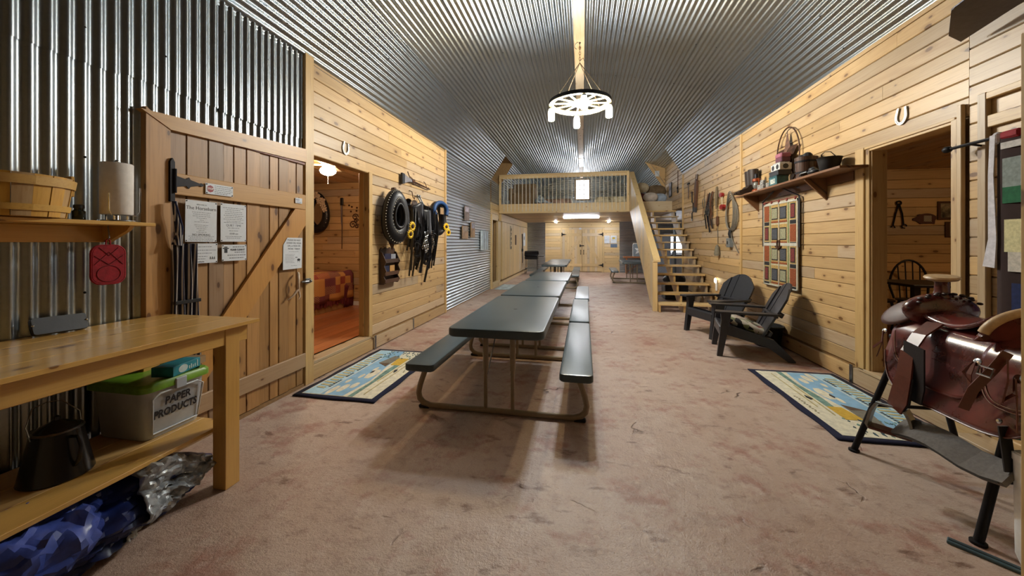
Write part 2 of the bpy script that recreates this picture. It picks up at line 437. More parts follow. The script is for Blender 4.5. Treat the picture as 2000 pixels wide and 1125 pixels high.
# ---- LEFT WALL
wl = slab('wall_left', [(-2.86, -2.752, YB, 3.37, 0, 3.45), (-2.86, -2.752, 3.37, 4.365, 2.35, 3.45), (-2.86, -2.752, 4.365, 10.93, 0, 3.45),
                        (-2.86, -2.752, 10.93, 11.75, 2.2, 3.45), (-2.86, -2.752, 11.75, 18, 0, 3.45), (-2.86, -2.752, 3.37, 4.365, 0, .02)])
GW = GALV
# vertical corrugated sheets beside and above the tack door
y = -3.4; k = 0
while y < 1.86:
    w = min(.64, 1.86 - y)
    corr_wall(wl, onL(y, 0, -2.74), w + .03, 2.47, True, GW, .009, .003 * (k % 2), y)
    y += .64; k += 1
y = -3.4; k = 0
while y < 3.21:
    w = min(.64, 3.215 - y)
    corr_wall(wl, onL(y, 2.455 - .02 * (k % 2), -2.738), w + .02, .95, True, GW, .009, .003 * (k % 2) + .003, y)
    y += .64; k += 1
corr_wall(wl, onL(1.86, 2.2, -2.741), 1.35, .28, True, GW, .009, 0, 1.86)
sc2 = MB()
for z in (.75, 1.18, 1.95, 2.62, 3.1):
    for i, yy in enumerate((.35, .76, 1.17, 1.58, 1.98, 2.39, 2.8)):
        if z < 2.4 and yy > 1.8: continue
        sc2.ball((-2.728, round(yy / PITCH) * PITCH + .017, z + random.uniform(-.06, .06)), .007, 6, 4)
o = sc2.build('screw_heads', BLACK_IRON, wl); o['kind'] = 'stuff'
boards(wl, PINE_Y, onL(3.33, 0, -2.752), 3.75, .195, 3.30, [(0.0, 1.10, 0, 2.335)])
# horizontal corrugated part, with its sheet rows
for k, (a, b) in enumerate(((.03, .69), (.67, 1.33), (1.31, 1.97), (1.95, 2.61), (2.59, 3.36))):
    corr_wall(wl, onL(7.11, a, -2.742), 3.78, b - a, False, GALV, .009, .002 * (k % 2), a)
for k, (a, b) in enumerate(((2.67, 3.36),)):
    corr_wall(wl, onL(11.0, a, -2.742), 7.0, b - a, False, GALV, .009, 0, a)
boards(wl, PALE_X, onL(10.93, 0, -2.75), 1.1, 2.2, 2.66)
# upright trims and skirt of the left wall
def upright(name, x0, x1, y0, y1, z0, z1, m=PINE_Z, b=.004): return struct(MB().box(x0, x1, y0, y1, z0, z1, b).build(name, m))
upright('trim_2', -2.75, -2.70, 3.215, 3.335, .0, 3.32)
upright('trim_3', -2.755, -2.705, 7.06, 7.115, .0, 3.30)
sk = sroot('baseboard_left')
for a, b in ((3.34, 4.44), (4.47, 5.62), (5.64, 7.06)): MB().box(-2.75, -2.715, a, b, .012, .165, .004).build('board', PINE_Y, sk)
for yy in (4.5, 5.63): MB().box(-2.716, -2.709, yy - .018, yy + .018, .0, .185).build('bracket', STEEL, sk)
# ---- bedroom doorway lining
dj = sroot('door_2')
MB().box(-2.87, -2.738, 3.337, 3.372, .19, 2.335, .003).build('jamb', PINE_Z, dj)
MB().box(-2.87, -2.738, 4.362, 4.396, .19, 2.335, .003).build('jamb', PINE_Z, dj)
MB().box(-2.87, -2.738, 3.34, 4.39, 2.33, 2.352, .003).build('head_jamb', PINE_O, dj)
MB().box(-2.745, -2.722, 4.366, 4.445, .185, 2.345, .004).build('casing', PINE_Z, dj)
MB().box(-2.90, -2.722, 3.34, 4.40, .168, .2, .003).build('threshold', PINE_O, dj)
MB().box(-2.80, -2.788, 4.345, 4.365, .2, 2.33).build('door_stop', PINE_Z, dj)

# ---- tack-room plank door
td = sroot('door_1')
TDX = -2.735
MB(onL(0, 0, TDX)).prism([(1.845, 0), (1.985, 0), (1.985, 2.19), (1.845, 2.285)], 0, .045).build('casing', DOOR_Z, td)
MB(onL(0, 0, TDX)).prism([(1.815, 2.262), (1.985, 2.178), (3.215, 2.222), (3.215, 2.352)], 0, .05).build('head_casing', DOOR_Y, td)
y = 1.99; k = 0; wd = [.115, .15, .12, .085, .11, .13, .10, .095, .115, .10, .12]
while y < 3.19:
    w = min(wd[k % len(wd)], 3.197 - y)
    MB(onL(0, 0, TDX)).box(y, y + w - .004, .035, 2.205, .0, .02 + .004 * ((k * 7) % 3), .003).build('plank', DOOR_Z, td); y += w; k += 1
MB(onL(0, 0, TDX)).box(1.992, 3.196, 1.75, 1.895, .03, .055, .004).build('rail', DOOR_Y, td)
MB(onL(0, 0, TDX)).box(1.992, 3.196, .20, .335, .03, .055, .004).build('rail', DOOR_Y, td)
MB(onL(0, 0, TDX)).prism([(3.06, 1.748), (3.196, 1.748), (3.196, 1.60), (2.14, .338), (1.995, .338), (1.995, .44)], .03, .053).build('brace', wood('door_brace', 'z', '#b98748', '#7a4b20', rough=.42, tint=.05), td)
hg = MB(onL(0, 0, TDX))
hg.prism([(1.972, 1.70), (2.0, 1.70), (2.0, 1.965), (1.986, 1.99), (1.972, 1.965)], .045, .062)
hg.prism([(2.0, 1.80), (2.07, 1.815), (2.09, 1.80), (2.10, 1.815), (2.165, 1.832), (2.175, 1.825), (2.195, 1.838), (2.175, 1.851), (2.165, 1.845), (2.10, 1.862), (2.09, 1.877), (2.07, 1.862), (2.0, 1.877)], .055, .063)
hg.tube([(1.998, 1.76, .066), (1.998, 1.92, .066)], .009)
hg.build('strap_hinge', BLACK_IRON, td)
MB(onL(0, 0, TDX)).box(1.99, 3.2, 2.195, 2.213, .0, .04).build('head_stop', mat('door_stop_red', '#7a3f28', .5), td)
an = MB(onL(0, 0, TDX))
an.tube([(3.10, 1.135, .05), (3.065, 1.12, .085), (3.045, 1.06, .10), (3.05, 1.0, .095), (3.07, .965, .08), (3.095, .93, .07)], [.010, .013, .014, .013, .011, .006], 8)
an.tube([(3.055, .985, .09), (3.0, .93, .085), (2.955, .895, .06)], [.012, .010, .004], 8)
an.tube([(3.075, .96, .08), (3.085, .91, .085), (3.055, .885, .09)], [.010, .008, .003], 8)
tag(an.build('antler_handle', mat('antler', '#c3ac92', .45), td, 60), 'forked antler door pull')
lt = MB(onL(0, 0, TDX)); lt.box(3.13, 3.20, 1.035, 1.05, .05, .068, .002); lt.box(3.19, 3.26, 1.02, 1.07, .04, .06, .003); lt.tube([(3.17, 1.042, .06), (3.23, 1.042, .07)], .008); lt.ball((3.235, 1.042, .075), .016)
lt.build('latch', STEEL, td, 40)
MB(onL(0, 0, TDX)).box(1.9, 3.2, 0.0, .03, .0, .03).build('threshold', mat('door_sill', '#8a6a45', .7), td)

# ---- BEDROOM
BZ = .2
slab('wall_bedroom_back', [(-6.1, -2.86, 6.518, 6.62, 0, 2.75)]); wbb = bpy.data.objects['wall_bedroom_back']
boards(wbb, RED_X, onF(-6.0, 0, 6.518), 3.14, BZ, 2.60)
wbs = slab('wall_bedroom_side', [(-6.1, -6.0, 2.6, 6.5, 0, 2.75), (-6.1, -2.86, 2.5, 2.6, 0, 2.75)], DIM_Y)
bf = sroot('floor_bedroom'); MB().box(-6.0, -2.86, 2.6, 6.52, .02, .19).build('subfloor', mat('rough_framing', '#96774d', .8), bf)
for i in range(25):
    x0 = -6.0 + i * .1255; MB().box(x0, x0 + .1235, 2.6, 6.52, .188, .2, .0015).build('floorboard', LAMINATE, bf)
bc = sroot('ceiling_bedroom'); MB().box(-6.0, -2.86, 2.6, 6.52, 2.62, 2.7).build('deck', mat('rough_framing', '#96774d', .8), bc)
for i in range(24):
    x0 = -6.0 + i * .1335; MB().box(x0, x0 + .131, 2.6, 6.52, 2.60, 2.62, .004).build('board', RED_Y, bc)
struct(MB(onF(0, 0, 6.5)).prism([(-3.1, 2.25), (-3.1, 2.42), (-3.95, 2.60), (-4.1, 2.60)], 0, .03).build('trim_4', RED_X))
sk = MB().box(-6, -2.87, 6.49, 6.518, .2, .28, .003).build('baseboard_bedroom', WHITE); struct(sk)

# ---- RIGHT WALL
DA, DB = 3.277, 4.092
wr = slab('wall_right', [(2.722, 2.83, YB, DA, 0, 3.45), (2.722, 2.83, DA, DB, 2.34, 3.45), (2.722, 2.83, DB, 10.75, 0, 3.45), (2.722, 2.83, 10.75, 18, 2.38, 3.45), (2.722, 2.83, DA, DB, 0, .02)])
def onRr(y0): return onR(y0, 0, 2.72)
boards(wr, PINE_Y, onRr(10.72), 10.72 - 6.99, .195, 3.31)
boards(wr, PINE_Y, onRr(6.97), 6.97 - 3.18, .195, 3.31, [(6.97 - DB, 10, 0, 2.32)])
boards(wr, PINE_Y, onRr(3.178), 3.178 + 3.3, .130, 3.25)
boards(wr, PINE_Y, onRr(17.9), 17.9 - 10.76, 2.40, 3.31)
boards(wr, PINE_Y, onRr(12.98), 12.98 - 10.80, 3.31, 3.93)
upright('trim_5', 2.675, 2.725, 6.95, 7.0, .0, 3.28)
upright('trim_6', 2.675, 2.725, 10.70, 10.76, .0, 3.26)
sk = sroot('baseboard_right')
for a, b in ((-3, DA), (DA + .003, 4.30), (4.34, 6.0), (6.003, 10.7)): MB().box(2.685, 2.72, a, b, .012, .165, .004).build('board', PINE_Y, sk)
for yy in (4.32, 5.9): MB().box(2.677, 2.685, yy - .02, yy + .02, .0, .19).build('bracket', STEEL, sk)
dr = sroot('door_3')
MB().box(2.69, 2.715, DB, DB + .055, .185, 2.335, .003).build('casing', PINE_Z, dr)
MB().box(2.675, 2.70, DB + .05, DB + .165, .185, 2.345, .004).build('casing', PINE_Z, dr)
MB().box(2.705, 2.83, DB - .012, DB + .002, .19, 2.33, .002).build('jamb', PINE_Z, dr)
MB().box(2.69, 2.83, DA - .002, DA + .02, .19, 2.33, .002).build('jamb', PINE_Z, dr)
MB().box(2.68, 2.705, DA - .035, DA + .012, .185, 2.33, .003).build('casing', PINE_Z, dr)
MB().box(2.672, 2.70, DA - .075, DA - .04, .185, 2.42, .003).build('casing', PINE_Z, dr)
MB().box(2.69, 2.83, DA, DB, 2.30, 2.322, .003).build('head_jamb', PINE_O, dr)
MB().box(2.68, 2.705, DA - .02, DB + .05, 2.322, 2.345, .003).build('head_casing', PINE_O, dr)
MB().box(2.675, 2.90, DA - .02, DB + .12, .168, .2, .003).build('threshold', PINE_O, dr)
# closet frame by the hanging quilt
cf = sroot('trim_7')
MB().box(2.665, 2.70, 3.03, 3.087, .02, 2.44, .004).build('stile', PINE_Z, cf)
MB().box(2.665, 2.70, 2.2, 3.03, 2.39, 2.435, .004).build('top_rail', PINE_O, cf)
MB().box(2.672, 2.70, 2.2, 3.03, 2.20, 2.28, .004).build('cross_rail', PINE_O, cf)
# open plank door leaf at the camera's right
op = sroot('door_4')
for i in range(6):
    a = Vector((1.663, 1.745)) + Vector((1.03, .12)) * (i / 6); M = T(a.x, a.y, 0) @ rotz(math.atan2(.12, 1.03))
    MB(M).box(0, .171, -.02, .02, .02, 2.235, .004).build('plank', PINE_Z, op)
# rag of dark roofing sheet folded over the top of the frame
ds = thing('dark_metal_flashing', 'dark grey metal flashing jutting out above the hanging quilt', 'flashing', M=frame((2.62, 2.62, 2.90), (0, -1, 0), (-1, 0, .12), (0, .12, 1)))
MB().prism([(-.52, .0), (.8, .0), (.8, .30), (-.22, .30), (-.46, .12)], 0, .012).build('sheet', mat('flashing_grey', '#4b454c', .4, .3), ds)
MB().tube([(-.2, .301, .006), (.8, .301, .006)], .006).build('folded_edge', mat('flashing_grey2', '#3c3a44', .35, .4), ds)

# ---- RIGHT ROOM (kitchenette) seen through the doorway
slab('wall_room_back', [(2.83, 6.6, 6.318, 6.42, 0, 2.9)]); wrb = bpy.data.objects['wall_room_back']
boards(wrb, DIM_X, onF(2.84, 0, 6.318), 3.7, BZ, 2.6)
slab('wall_room_side', [(6.5, 6.6, 1.9, 6.4, 0, 2.9), (2.83, 6.6, 1.8, 1.9, 0, 2.9)], DIM_Y)
rf = sroot('floor_room'); MB().box(2.83, 6.5, 1.9, 6.32, .02, .19).build('subfloor', mat('rough_framing', '#96774d', .8), rf)
for i in range(29):
    x0 = 2.84 + i * .126; MB().box(x0, x0 + .124, 1.9, 6.32, .188, .2, .0015).build('floorboard', LAMINATE, rf)
rc = sroot('ceiling_room'); MB().box(2.83, 6.5, 1.9, 6.32, 2.50, 2.58).build('deck', mat('rough_framing', '#96774d', .8), rc)
for i in range(27):
    x0 = 2.84 + i * .1335; MB().box(x0, x0 + .131, 1.9, 6.32, 2.48, 2.50, .004).build('board', DIM_Y, rc)
struct(MB(onF(0, 0, 6.3)).prism([(3.2, 2.2), (3.2, 2.4), (4.3, 2.48), (4.5, 2.48)], 0, .04).build('trim_8', DIM_X))

# ---- LOFT
LZ, LU, LY = 2.67, 2.40, 12.0
lf = sroot('floor_loft')
for i in range(21):
    y0 = LY + .05 + i * .284; MB().box(-2.74, 2.72, y0, y0 + .282, LU + .02, LZ, .003).build('plank', PALE_X, lf)
lcl = sroot('ceiling_under_loft')
for i in range(21):
    y0 = LY + .05 + i * .284; MB().box(-2.74, 5.2, y0, y0 + .28, LU - .005, LU + .018, .004).build('board', PINE_X, lcl)
struct(MB().box(-2.72, 1.50, LY - .02, LY + .05, LU - .02, LZ + .02, .004).build('trim_9', PALE_X))
struct(MB().box(1.50, 2.71, LY - .02, LY + .05, LU - .02, LZ + .02, .004).build('trim_10', PALE_X))
# ---- FAR WALL
wf = slab('wall_far', [(-2.9, 5.3, 18.02, 18.15, 0, 4.7)])
boards(wf, PALE_X, onF(-1.77, 0, 18.02), 3.5, 0, 2.38, [(.82, 2.68, 0, 2.05)])
for a, b in ((-2.74, -1.77), (1.73, 2.9)): corr_wall(wf, onF(a, 0, 18.0), b - a, 2.4, False, GALV_DK, .009)
corr_wall(wf, onF(-2.74, 2.66, 18.0), 5.46, 2.0, False, GALV_DK, .009)
ww = slab('wall_kitchen', [(5.2, 5.3, 10.75, 18, 0, 2.5), (2.83, 5.3, 10.65, 10.74, 0, 2.5), (2.83, 5.3, 10.65, 12.1, 2.42, 2.5), (2.83, 5.3, 12.0, 18.1, 2.43, 2.5)], mat('pale_wall', '#b9bcc0', .6))
corr_wall(ww, onF(2.9, 0, 18.0), 2.3, 2.4, False, GALV, .009)
# double doors
dd = sroot('door_5')
for lx in (-.945, .005):
    for i in range(8):
        x0 = lx + i * .1165; MB(onF(0, 0, 18.0)).box(x0, x0 + .115, .03, 2.04, -.01, .012, .003).build('plank', PALE_Z, dd)
    for z0, z1 in ((1.72, 1.86), (.27, .40)): MB(onF(0, 0, 18.0)).box(lx, lx + .932, z0, z1, .012, .032, .003).build('rail', PALE_X, dd)
MB(onF(0, 0, 18.0)).prism([(-.16, 1.72), (-.02, 1.72), (-.78, .40), (-.93, .40)], .012, .03).build('brace', PALE_Z, dd)
MB(onF(0, 0, 18.0)).prism([(.16, 1.72), (.02, 1.72), (.78, .40), (.93, .40)], .012, .03).build('brace', PALE_Z, dd)
for s in (-1, 1):
    for z in (1.80, .335):
        h = MB(onF(0, 0, 18.0)); h.box(s * .935, s * .985, z - .09, z + .09, .03, .045); h.prism([(s * .935, z - .045), (s * .935, z + .045), (s * .72, z)], .033, .042); h.build('strap_hinge', BLACK_IRON, dd)
    h = MB(onF(0, 0, 18.0)); h.tube([(s * .07, .86, .03), (s * .07, .87, .07), (s * .07, 1.03, .07), (s * .07, 1.04, .03)], .014, 6); h.ball((s * .07, .86, .03), .022, 8, 6); h.ball((s * .07, 1.04, .03), .022, 8, 6); h.build('pull_handle', BLACK_IRON, dd)
MB(onF(0, 0, 18.0)).box(-.10, .09, 1.24, 1.28, .03, .05).box(-.12, -.07, 1.2, 1.32, .03, .045).build('slide_bolt', BLACK_IRON, dd)
for s in (-1, 1): struct(MB(onF(0, 0, 18.0)).box(s * .95, s * 1.03, 0, 2.1, .0, .028, .003).build('trim_11', PALE_Z))
# ---- loft window
w1 = sroot('window_1')
WIN = emit('window_daylight', '#f3f7ff', 5.0)
MB(onF(0, 0, 17.985)).box(-.315, .335, 3.50, 4.40, -.01, .0).build('pane', WIN, w1)
for a, b, c, d in ((-.36, -.30, 3.45, 4.45), (.32, .38, 3.45, 4.45), (-.36, .38, 3.45, 3.50), (-.36, .38, 4.40, 4.45)): MB(onF(0, 0, 17.985)).box(a, b, c, d, -.005, .03, .003).build('frame', DIM_X, w1)
for x in (-.10, .11): MB(onF(0, 0, 17.985)).box(x - .008, x + .008, 3.5, 4.4, .0, .012).build('glazing_bar', WHITE, w1)
for z in (3.72, 3.95, 4.17): MB(onF(0, 0, 17.985)).box(-.31, .33, z - .008, z + .008, .0, .012).build('glazing_bar', WHITE, w1)
# ---- kitchen window with blinds
w2 = sroot('window_2')
MB(onF(0, 0, 17.985)).box(3.75, 4.6, .95, 1.75, -.01, .0).build('pane', emit('kitchen_window', '#eef4ff', 4.0), w2)
for i in range(9): MB(onF(0, 0, 17.97)).box(3.76, 4.59, .98 + i * .088, 1.0 + i * .088, .0, .02).build('blind_slat', WHITE, w2)
for a, b, c, d in ((3.70, 3.76, .9, 1.8), (4.59, 4.65, .9, 1.8), (3.7, 4.65, .88, .95), (3.7, 4.65, 1.75, 1.82)): MB(onF(0, 0, 17.985)).box(a, b, c, d, -.005, .03, .003).build('frame', WHITE, w2)

# ---- left wall under the loft: doorway and vertical-board sliding panel
ul = sroot('wall_under_loft')
MB().box(-2.75, -2.66, 11.75, 18, .0, .10, .004).build('sill_board', PALE_X, ul)
for i in range(24):
    y0 = 12.2 + i * .243
    if y0 < 17.85: MB().box(-2.73 if i else -2.70, -2.655, y0, y0 + .24, .16, 2.12, .005).build('board', PALE_Z, ul)
MB().box(-2.74, -2.65, 12.05, 18, 2.13, 2.38, .004).build('header_board', PALE_X, ul)
dl = sroot('door_6')
MB().box(-2.76, -2.69, 10.90, 10.99, .0, 2.28, .004).build('casing', PALE_Z, dl)
MB().box(-2.76, -2.69, 11.72, 12.16, .16, 2.12, .004).build('casing', PALE_Z, dl)
MB().box(-2.76, -2.69, 10.99, 11.72, 2.12, 2.28, .004).build('head_casing', PALE_X, dl)
MB().box(-2.76, -2.68, 10.99, 12.0, .0, .18, .004).build('threshold', PALE_X, dl)
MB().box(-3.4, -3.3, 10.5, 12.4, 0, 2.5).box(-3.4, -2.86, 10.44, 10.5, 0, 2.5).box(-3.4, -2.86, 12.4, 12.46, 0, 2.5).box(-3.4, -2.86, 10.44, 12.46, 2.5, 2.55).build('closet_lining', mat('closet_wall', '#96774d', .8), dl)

# ---- STAIRCASE
st = thing('staircase', 'open pine staircase rising to the loft with plank-sided handrail', 'stairs')
NT_, RISE, Y0S, RUN = 14, .1807, 7.93, .283
for i in range(13):
    z = RISE * (i + 1); yy = Y0S + RUN * i; x0 = 1.535; x1 = 2.665 if i else 2.68
    MB().box(x0, x1, yy, yy + .285, z - .04, z, .004).build('tread', PINE_OX if i else PALE_X, st)
def stringer(x):
    m = MB(); pts = [(Y0S + .06, 0)]
    for i in range(13):
        z = RISE * (i + 1) - .04; yy = Y0S + .045 + RUN * i
        pts += [(yy, z), (yy + RUN, z)]
    pts += [(Y0S + RUN * 13, 2.05), (Y0S + .38, 0)]
    m.prism(pts, x - .02, x + .02, 'x'); m.build('stringer', PINE_Z, st)
for x in (1.56, 2.04, 2.62): stringer(x)
MB().box(1.54, 1.575, Y0S + .01, Y0S + .05, 0, .14, .003).build('riser_block', PINE_Z, st)
# plank side under the handrail
ang = math.atan2(2.66 - .02, 11.95 - 8.10)
pl = [(8.06, 1.02), (11.98, 3.56), (11.98, 2.42), (8.06, .02)]
nb = 14
for i in range(nb):
    y0 = 8.15 + (11.98 - 8.15) * i / nb; y1 = 8.15 + (11.98 - 8.15) * (i + 1) / nb - .002
    top = lambda q: 1.02 + (q - 8.06) * (3.56 - 1.02) / 3.92
    bot = lambda q: max(.02, .02 + (q - 8.30) * (2.42 - .02) / 3.68)
    MB().prism([(y0, bot(y0)), (y1, bot(y1)), (y1, top(y1)), (y0, top(y0))], 1.455, 1.478, 'x').build('side_plank', PALE_Z, st)
MB().prism([(8.02, 1.02), (11.99, 3.59), (11.99, 3.63), (8.02, 1.06)], 1.45, 1.585, 'x').build('handrail', wood('handrail_pine', 'y', '#d0b482', '#ac8650', rough=.45, tint=.04, knot_r=.05, grain=.7), st)
MB().box(1.44, 1.53, 8.03, 8.15, 0, 1.02, .004).build('newel_post', PALE_Z, st)
# ---- loft railing
lr = thing('loft_railing', 'pine loft railing with thin grey metal balusters', 'railing')
MB().box(-2.71, 1.443, LY - .06, LY + .06, 3.62, 3.66, .005).build('handrail', PALE_X, lr)
MB().box(-2.71, 1.443, LY - .035, LY + .035, 3.52, 3.62, .004).build('subrail', PALE_X, lr)
MB().box(-2.72, -2.65, LY - .03, LY + .04, LZ, 3.62, .004).build('post', PALE_Z, lr)
MB().box(1.373, 1.443, LY - .05, LY + .04, LU, 3.66, .004).build('post', PALE_Z, lr)
bmesh0 = MB().tube([(0, 0, 2.45), (0, 0, 3.56)], .0105, 8).ball((0, -.008, 2.452), .014, 6, 4).build('baluster', mat('conduit', '#d2ccbc', .4, .15), lr, 50)
bmesh0.location = (-2.55, LY - .034, 0)
for i in range(1, 32):
    o = bmesh0.copy(); COL.objects.link(o); o.location = (-2.55 + i * .124, LY - .034, 0)
# ================================================================== LEFT SIDE THINGS
# ---- workbench
wb = thing('workbench', 'long lacquered pine workbench with lower shelf beside plank door', 'table')
for a, b in ((-2.715, -2.535), (-2.533, -2.355), (-2.353, -2.165), (-2.163, -1.975)): MB().box(a, b, -.9, 1.965, .935, .957, .002).build('top_board', LACQ_Y, wb)
MB().box(-2.06, -2.02, -.9, 1.92, .835, .932, .003).build('apron', LACQ_Y, wb)
MB().box(-2.70, -2.06, 1.88, 1.92, .835, .932, .003).build('apron', LACQ_Y, wb)
for x in (-2.105, -2.70):
    MB().box(x, x + .09, 1.775, 1.865, 0, .932, .003).build('leg', LACQ_Z, wb)
for a, b in ((-2.69, -2.50), (-2.498, -2.315), (-2.313, -2.125)): MB().box(a, b, -.9, 1.90, .315, .337, .002).build('shelf_board', LACQ_Y, wb)
MB().box(-2.69, -2.12, 1.86, 1.90, .27, .313, .003).build('shelf_bearer', LACQ_Y, wb)
# ---- tote with green lid
def rrect(w, d, r, n=5):
    p = []
    for cx, cy, a0 in ((w / 2 - r, d / 2 - r, 0), (-w / 2 + r, d / 2 - r, PI / 2), (-w / 2 + r, -d / 2 + r, PI), (w / 2 - r, -d / 2 + r, 3 * PI / 2)):
        for i in range(n + 1): a = a0 + PI / 2 * i / n; p.append((cx + r * math.cos(a), cy + r * math.sin(a)))
    return p
def loft_rr(m, secs):
    """stack of rounded-rectangle sections (w,d,r,z)"""
    n = None; vs = []; fs = []
    for (w, d, r, z) in secs:
        p = rrect(w, d, r); n = len(p); vs += [(x, y, z) for x, y in p]
    for i in range(len(secs) - 1):
        for k in range(n): fs.append((i * n + k, i * n + (k + 1) % n, (i + 1) * n + (k + 1) % n, (i + 1) * n + k))
    fs += [tuple(range(n))[::-1], tuple((len(secs) - 1) * n + k for k in range(n))]
    return m.add(vs, fs)
tt = thing('storage_tote', 'translucent plastic tote with lime green lid on the workbench shelf', 'storage box', (-2.505, 1.745, .338))
frost = mat('frosted_plastic', '#b9c0c8', .35, 0, var=.05, scale=6)
loft_rr(MB(), [(.33, .28, .04, 0), (.345, .295, .045, .01), (.385, .335, .05, .27), (.40, .35, .05, .28)]).build('body', frost, tt, 40)
loft_rr(MB(), [(.43, .375, .05, .275), (.43, .375, .05, .305), (.41, .355, .05, .318), (.37, .315, .05, .318), (.365, .31, .05, .306)]).build('lid', mat('lime_plastic', '#6f9a2a', .4), tt, 40)
rec = MB(frame((.1905, 0, .14), (0, 1, 0), (.12, 0, .99), (.99, 0, -.12)))
rec.tube([(-.12, -.11, .002), (.12, -.11, .002), (.135, .09, .002), (.10, .115, .002), (-.10, .115, .002), (-.135, .09, .002)], .005, 6, True); rec.build('panel_rim', mat('frosted_rim', '#cfd5da', .3), tt, 40)
ML = frame((.1915, 0, .16), (0, 1, 0), (.12, 0, .99), (.99, 0, -.12))
BLK = mat('label_black', '#14131c', .5)
text('PAPER', .062, BLK, tt, ML @ T(.0, .035, 0), sx=.8, bold=.002); text('PRODUCTS', .062, BLK, tt, ML @ T(-.005, -.03, 0), sx=.72, bold=.002)
MB().box(.205, .222, -.03, .03, .25, .31, .004).build('latch', frost, tt)
# ---- teal box
tb = thing('carton', 'teal printed carton lying on the green tote lid', 'box', (-2.38, 1.79, .658), .25)
MB().box(-.06, .06, -.10, .10, 0, .055, .002).build('body', mat('teal_print', '#23808f', .45, var=.15, scale=14), tb)
MB().box(-.055, .055, .10, .15, .01, .052).build('end_flap', mat('kraft', '#8f7351', .7), tb)
m = MB(frame((.0605, -.03, .028), (0, 1, 0), (0, 0, 1), (1, 0, 0))); m.lathe([(.022, 0), (.022, .0006)], 16, sx=1.5); m.build('oval_print', mat('oval_pale', '#b9c6c4', .5), tb)
for k, (y_, z0_, z1_) in enumerate(((.012, .012, .03), (.026, .01, .036), (.04, .012, .028), (.054, .012, .03), (.072, .008, .048))): MB().box(.0602, .0612, y_, y_ + .007, z0_, z1_).build('print_mark', mat('oval_pale', '#b9c6c4', .5), tb)
# ---- enamel coffee pot
cp = thing('enamel_coffee_pot', 'big black enamel coffee pot with wire bail on the low shelf', 'coffee pot', (-2.42, 1.30, .338))
ENAM = mat('black_enamel', '#131419', .22, 0, var=.2, scale=90)
MB().lathe([(.118, 0), (.122, .006), (.118, .02), (.085, .2), (.083, .215), (.06, .235), (.03, .25), (.012, .262), (.012, .275), (.004, .28)], 28).build('body', ENAM, cp, 40)
MB().lathe([(.083, .212), (.088, .216), (.083, .222)], 28).build('rim', STEEL, cp, 40)
MB().prism([(-.07, .12), (-.135, .195), (-.13, .205), (-.07, .19)], -.02, .02, 'y').build('spout', ENAM, cp)
MB().tube([(.085, 0, .19), (.13, 0, .195), (.15, 0, .15), (.135, 0, .09), (.11, 0, .06)], .008, 8).build('handle', ENAM, cp, 40)
MB().tube([(0, -.085, .2), (-.02, -.09, .26), (-.06, -.05, .325), (-.07, 0, .335), (-.06, .05, .325), (-.02, .09, .26), (0, .085, .2)], .003, 6).build('bail', STEEL, cp, 40)
# ---- blue tarpaulin heap under the bench
tp = thing('tarpaulin', 'crumpled blue and silver tarpaulin rolled under the workbench', 'tarp', (-2.36, 1.05, 0))
from mathutils import noise as mnoise
def crease(x, y):
    f = .10 * (.35 - abs(mnoise.noise(Vector((x * 2.2, y * 5, .3))))) + .06 * (.3 - abs(mnoise.noise(Vector((x * 5, y * 11, 4.1))))) + .02 * (.3 - abs(mnoise.noise(Vector((x * 12, y * 24, 9.1)))))
    for k, (fx, fy, am, ph) in enumerate(((3, 7, .055, .3), (-2, 11, .045, 1.7), (5, 4, .035, 2.9), (4, -17, .026, .8), (-7, 23, .016, 4.0), (11, 13, .010, 5.1))):
        f += am * (abs(math.sin(fx * x / 2 + fy * y + ph)) - .6)
    return f
def tarp(u, v):
    a = u * 2 * PI; y = -1.05 + v * 1.80; w = 2 * PI * u
    q = crease(math.sin(w) * 1.3 + .2 * math.cos(w), v * 1.5)
    end = min(1, (1 - v) * 5 + .30); r = (.265 + q * 1.05) * (.6 + .4 * end)
    x = math.cos(a) * r * 1.0 + .05 * math.sin(v * 5.0) + .04 * v; z = .13 + math.sin(a) * r * .60
    return (x, y + .05 * math.sin(a * 2), min(.295, max(.004, z * (.55 + .45 * end))))
TB = mat('tarp_blue', '#1b2960', .36, 0, var=.3, scale=5, bump=.4); TS = mat('tarp_silver', '#9a9ea2', .3, .45, var=.2, scale=26, bump=.9)
MB().grid(tarp, 96, 110, True).build('blue_roll', TB, tp, 24)
def tflap(u, v):
    a = -.75 + u * 1.75 - .35 * v; vv = .76 + v * .215; x, y, z = tarp((a / (2 * PI)) % 1, vv); k = 1.05
    return (x * k + .012, y, max(.012, z + .012 + .010 * abs(math.sin(u * 17 + v * 5)) + .008 * abs(math.sin(v * 23 - u * 9))))
MB().grid(tflap, 34, 30).build('silver_fold', TS, tp, 24, thick=.003)
def tflap2(u, v):
    a = -.2 + u * 1.7 + .5 * v; vv = .48 + v * .20; x, y, z = tarp((a / (2 * PI)) % 1, vv); return (x * 1.04 + .014, y - .10 * u, z + .016 + .05 * abs(mnoise.noise(Vector((u * 4, v * 4, 2)))) + .02 * abs(mnoise.noise(Vector((u * 11, v * 9, 7)))))
MB().grid(tflap2, 22, 20).build('loose_fold', mat('tarp_blue_light', '#3c4d96', .36, 0, var=.2, scale=9, bump=.5), tp, 24, thick=.003)
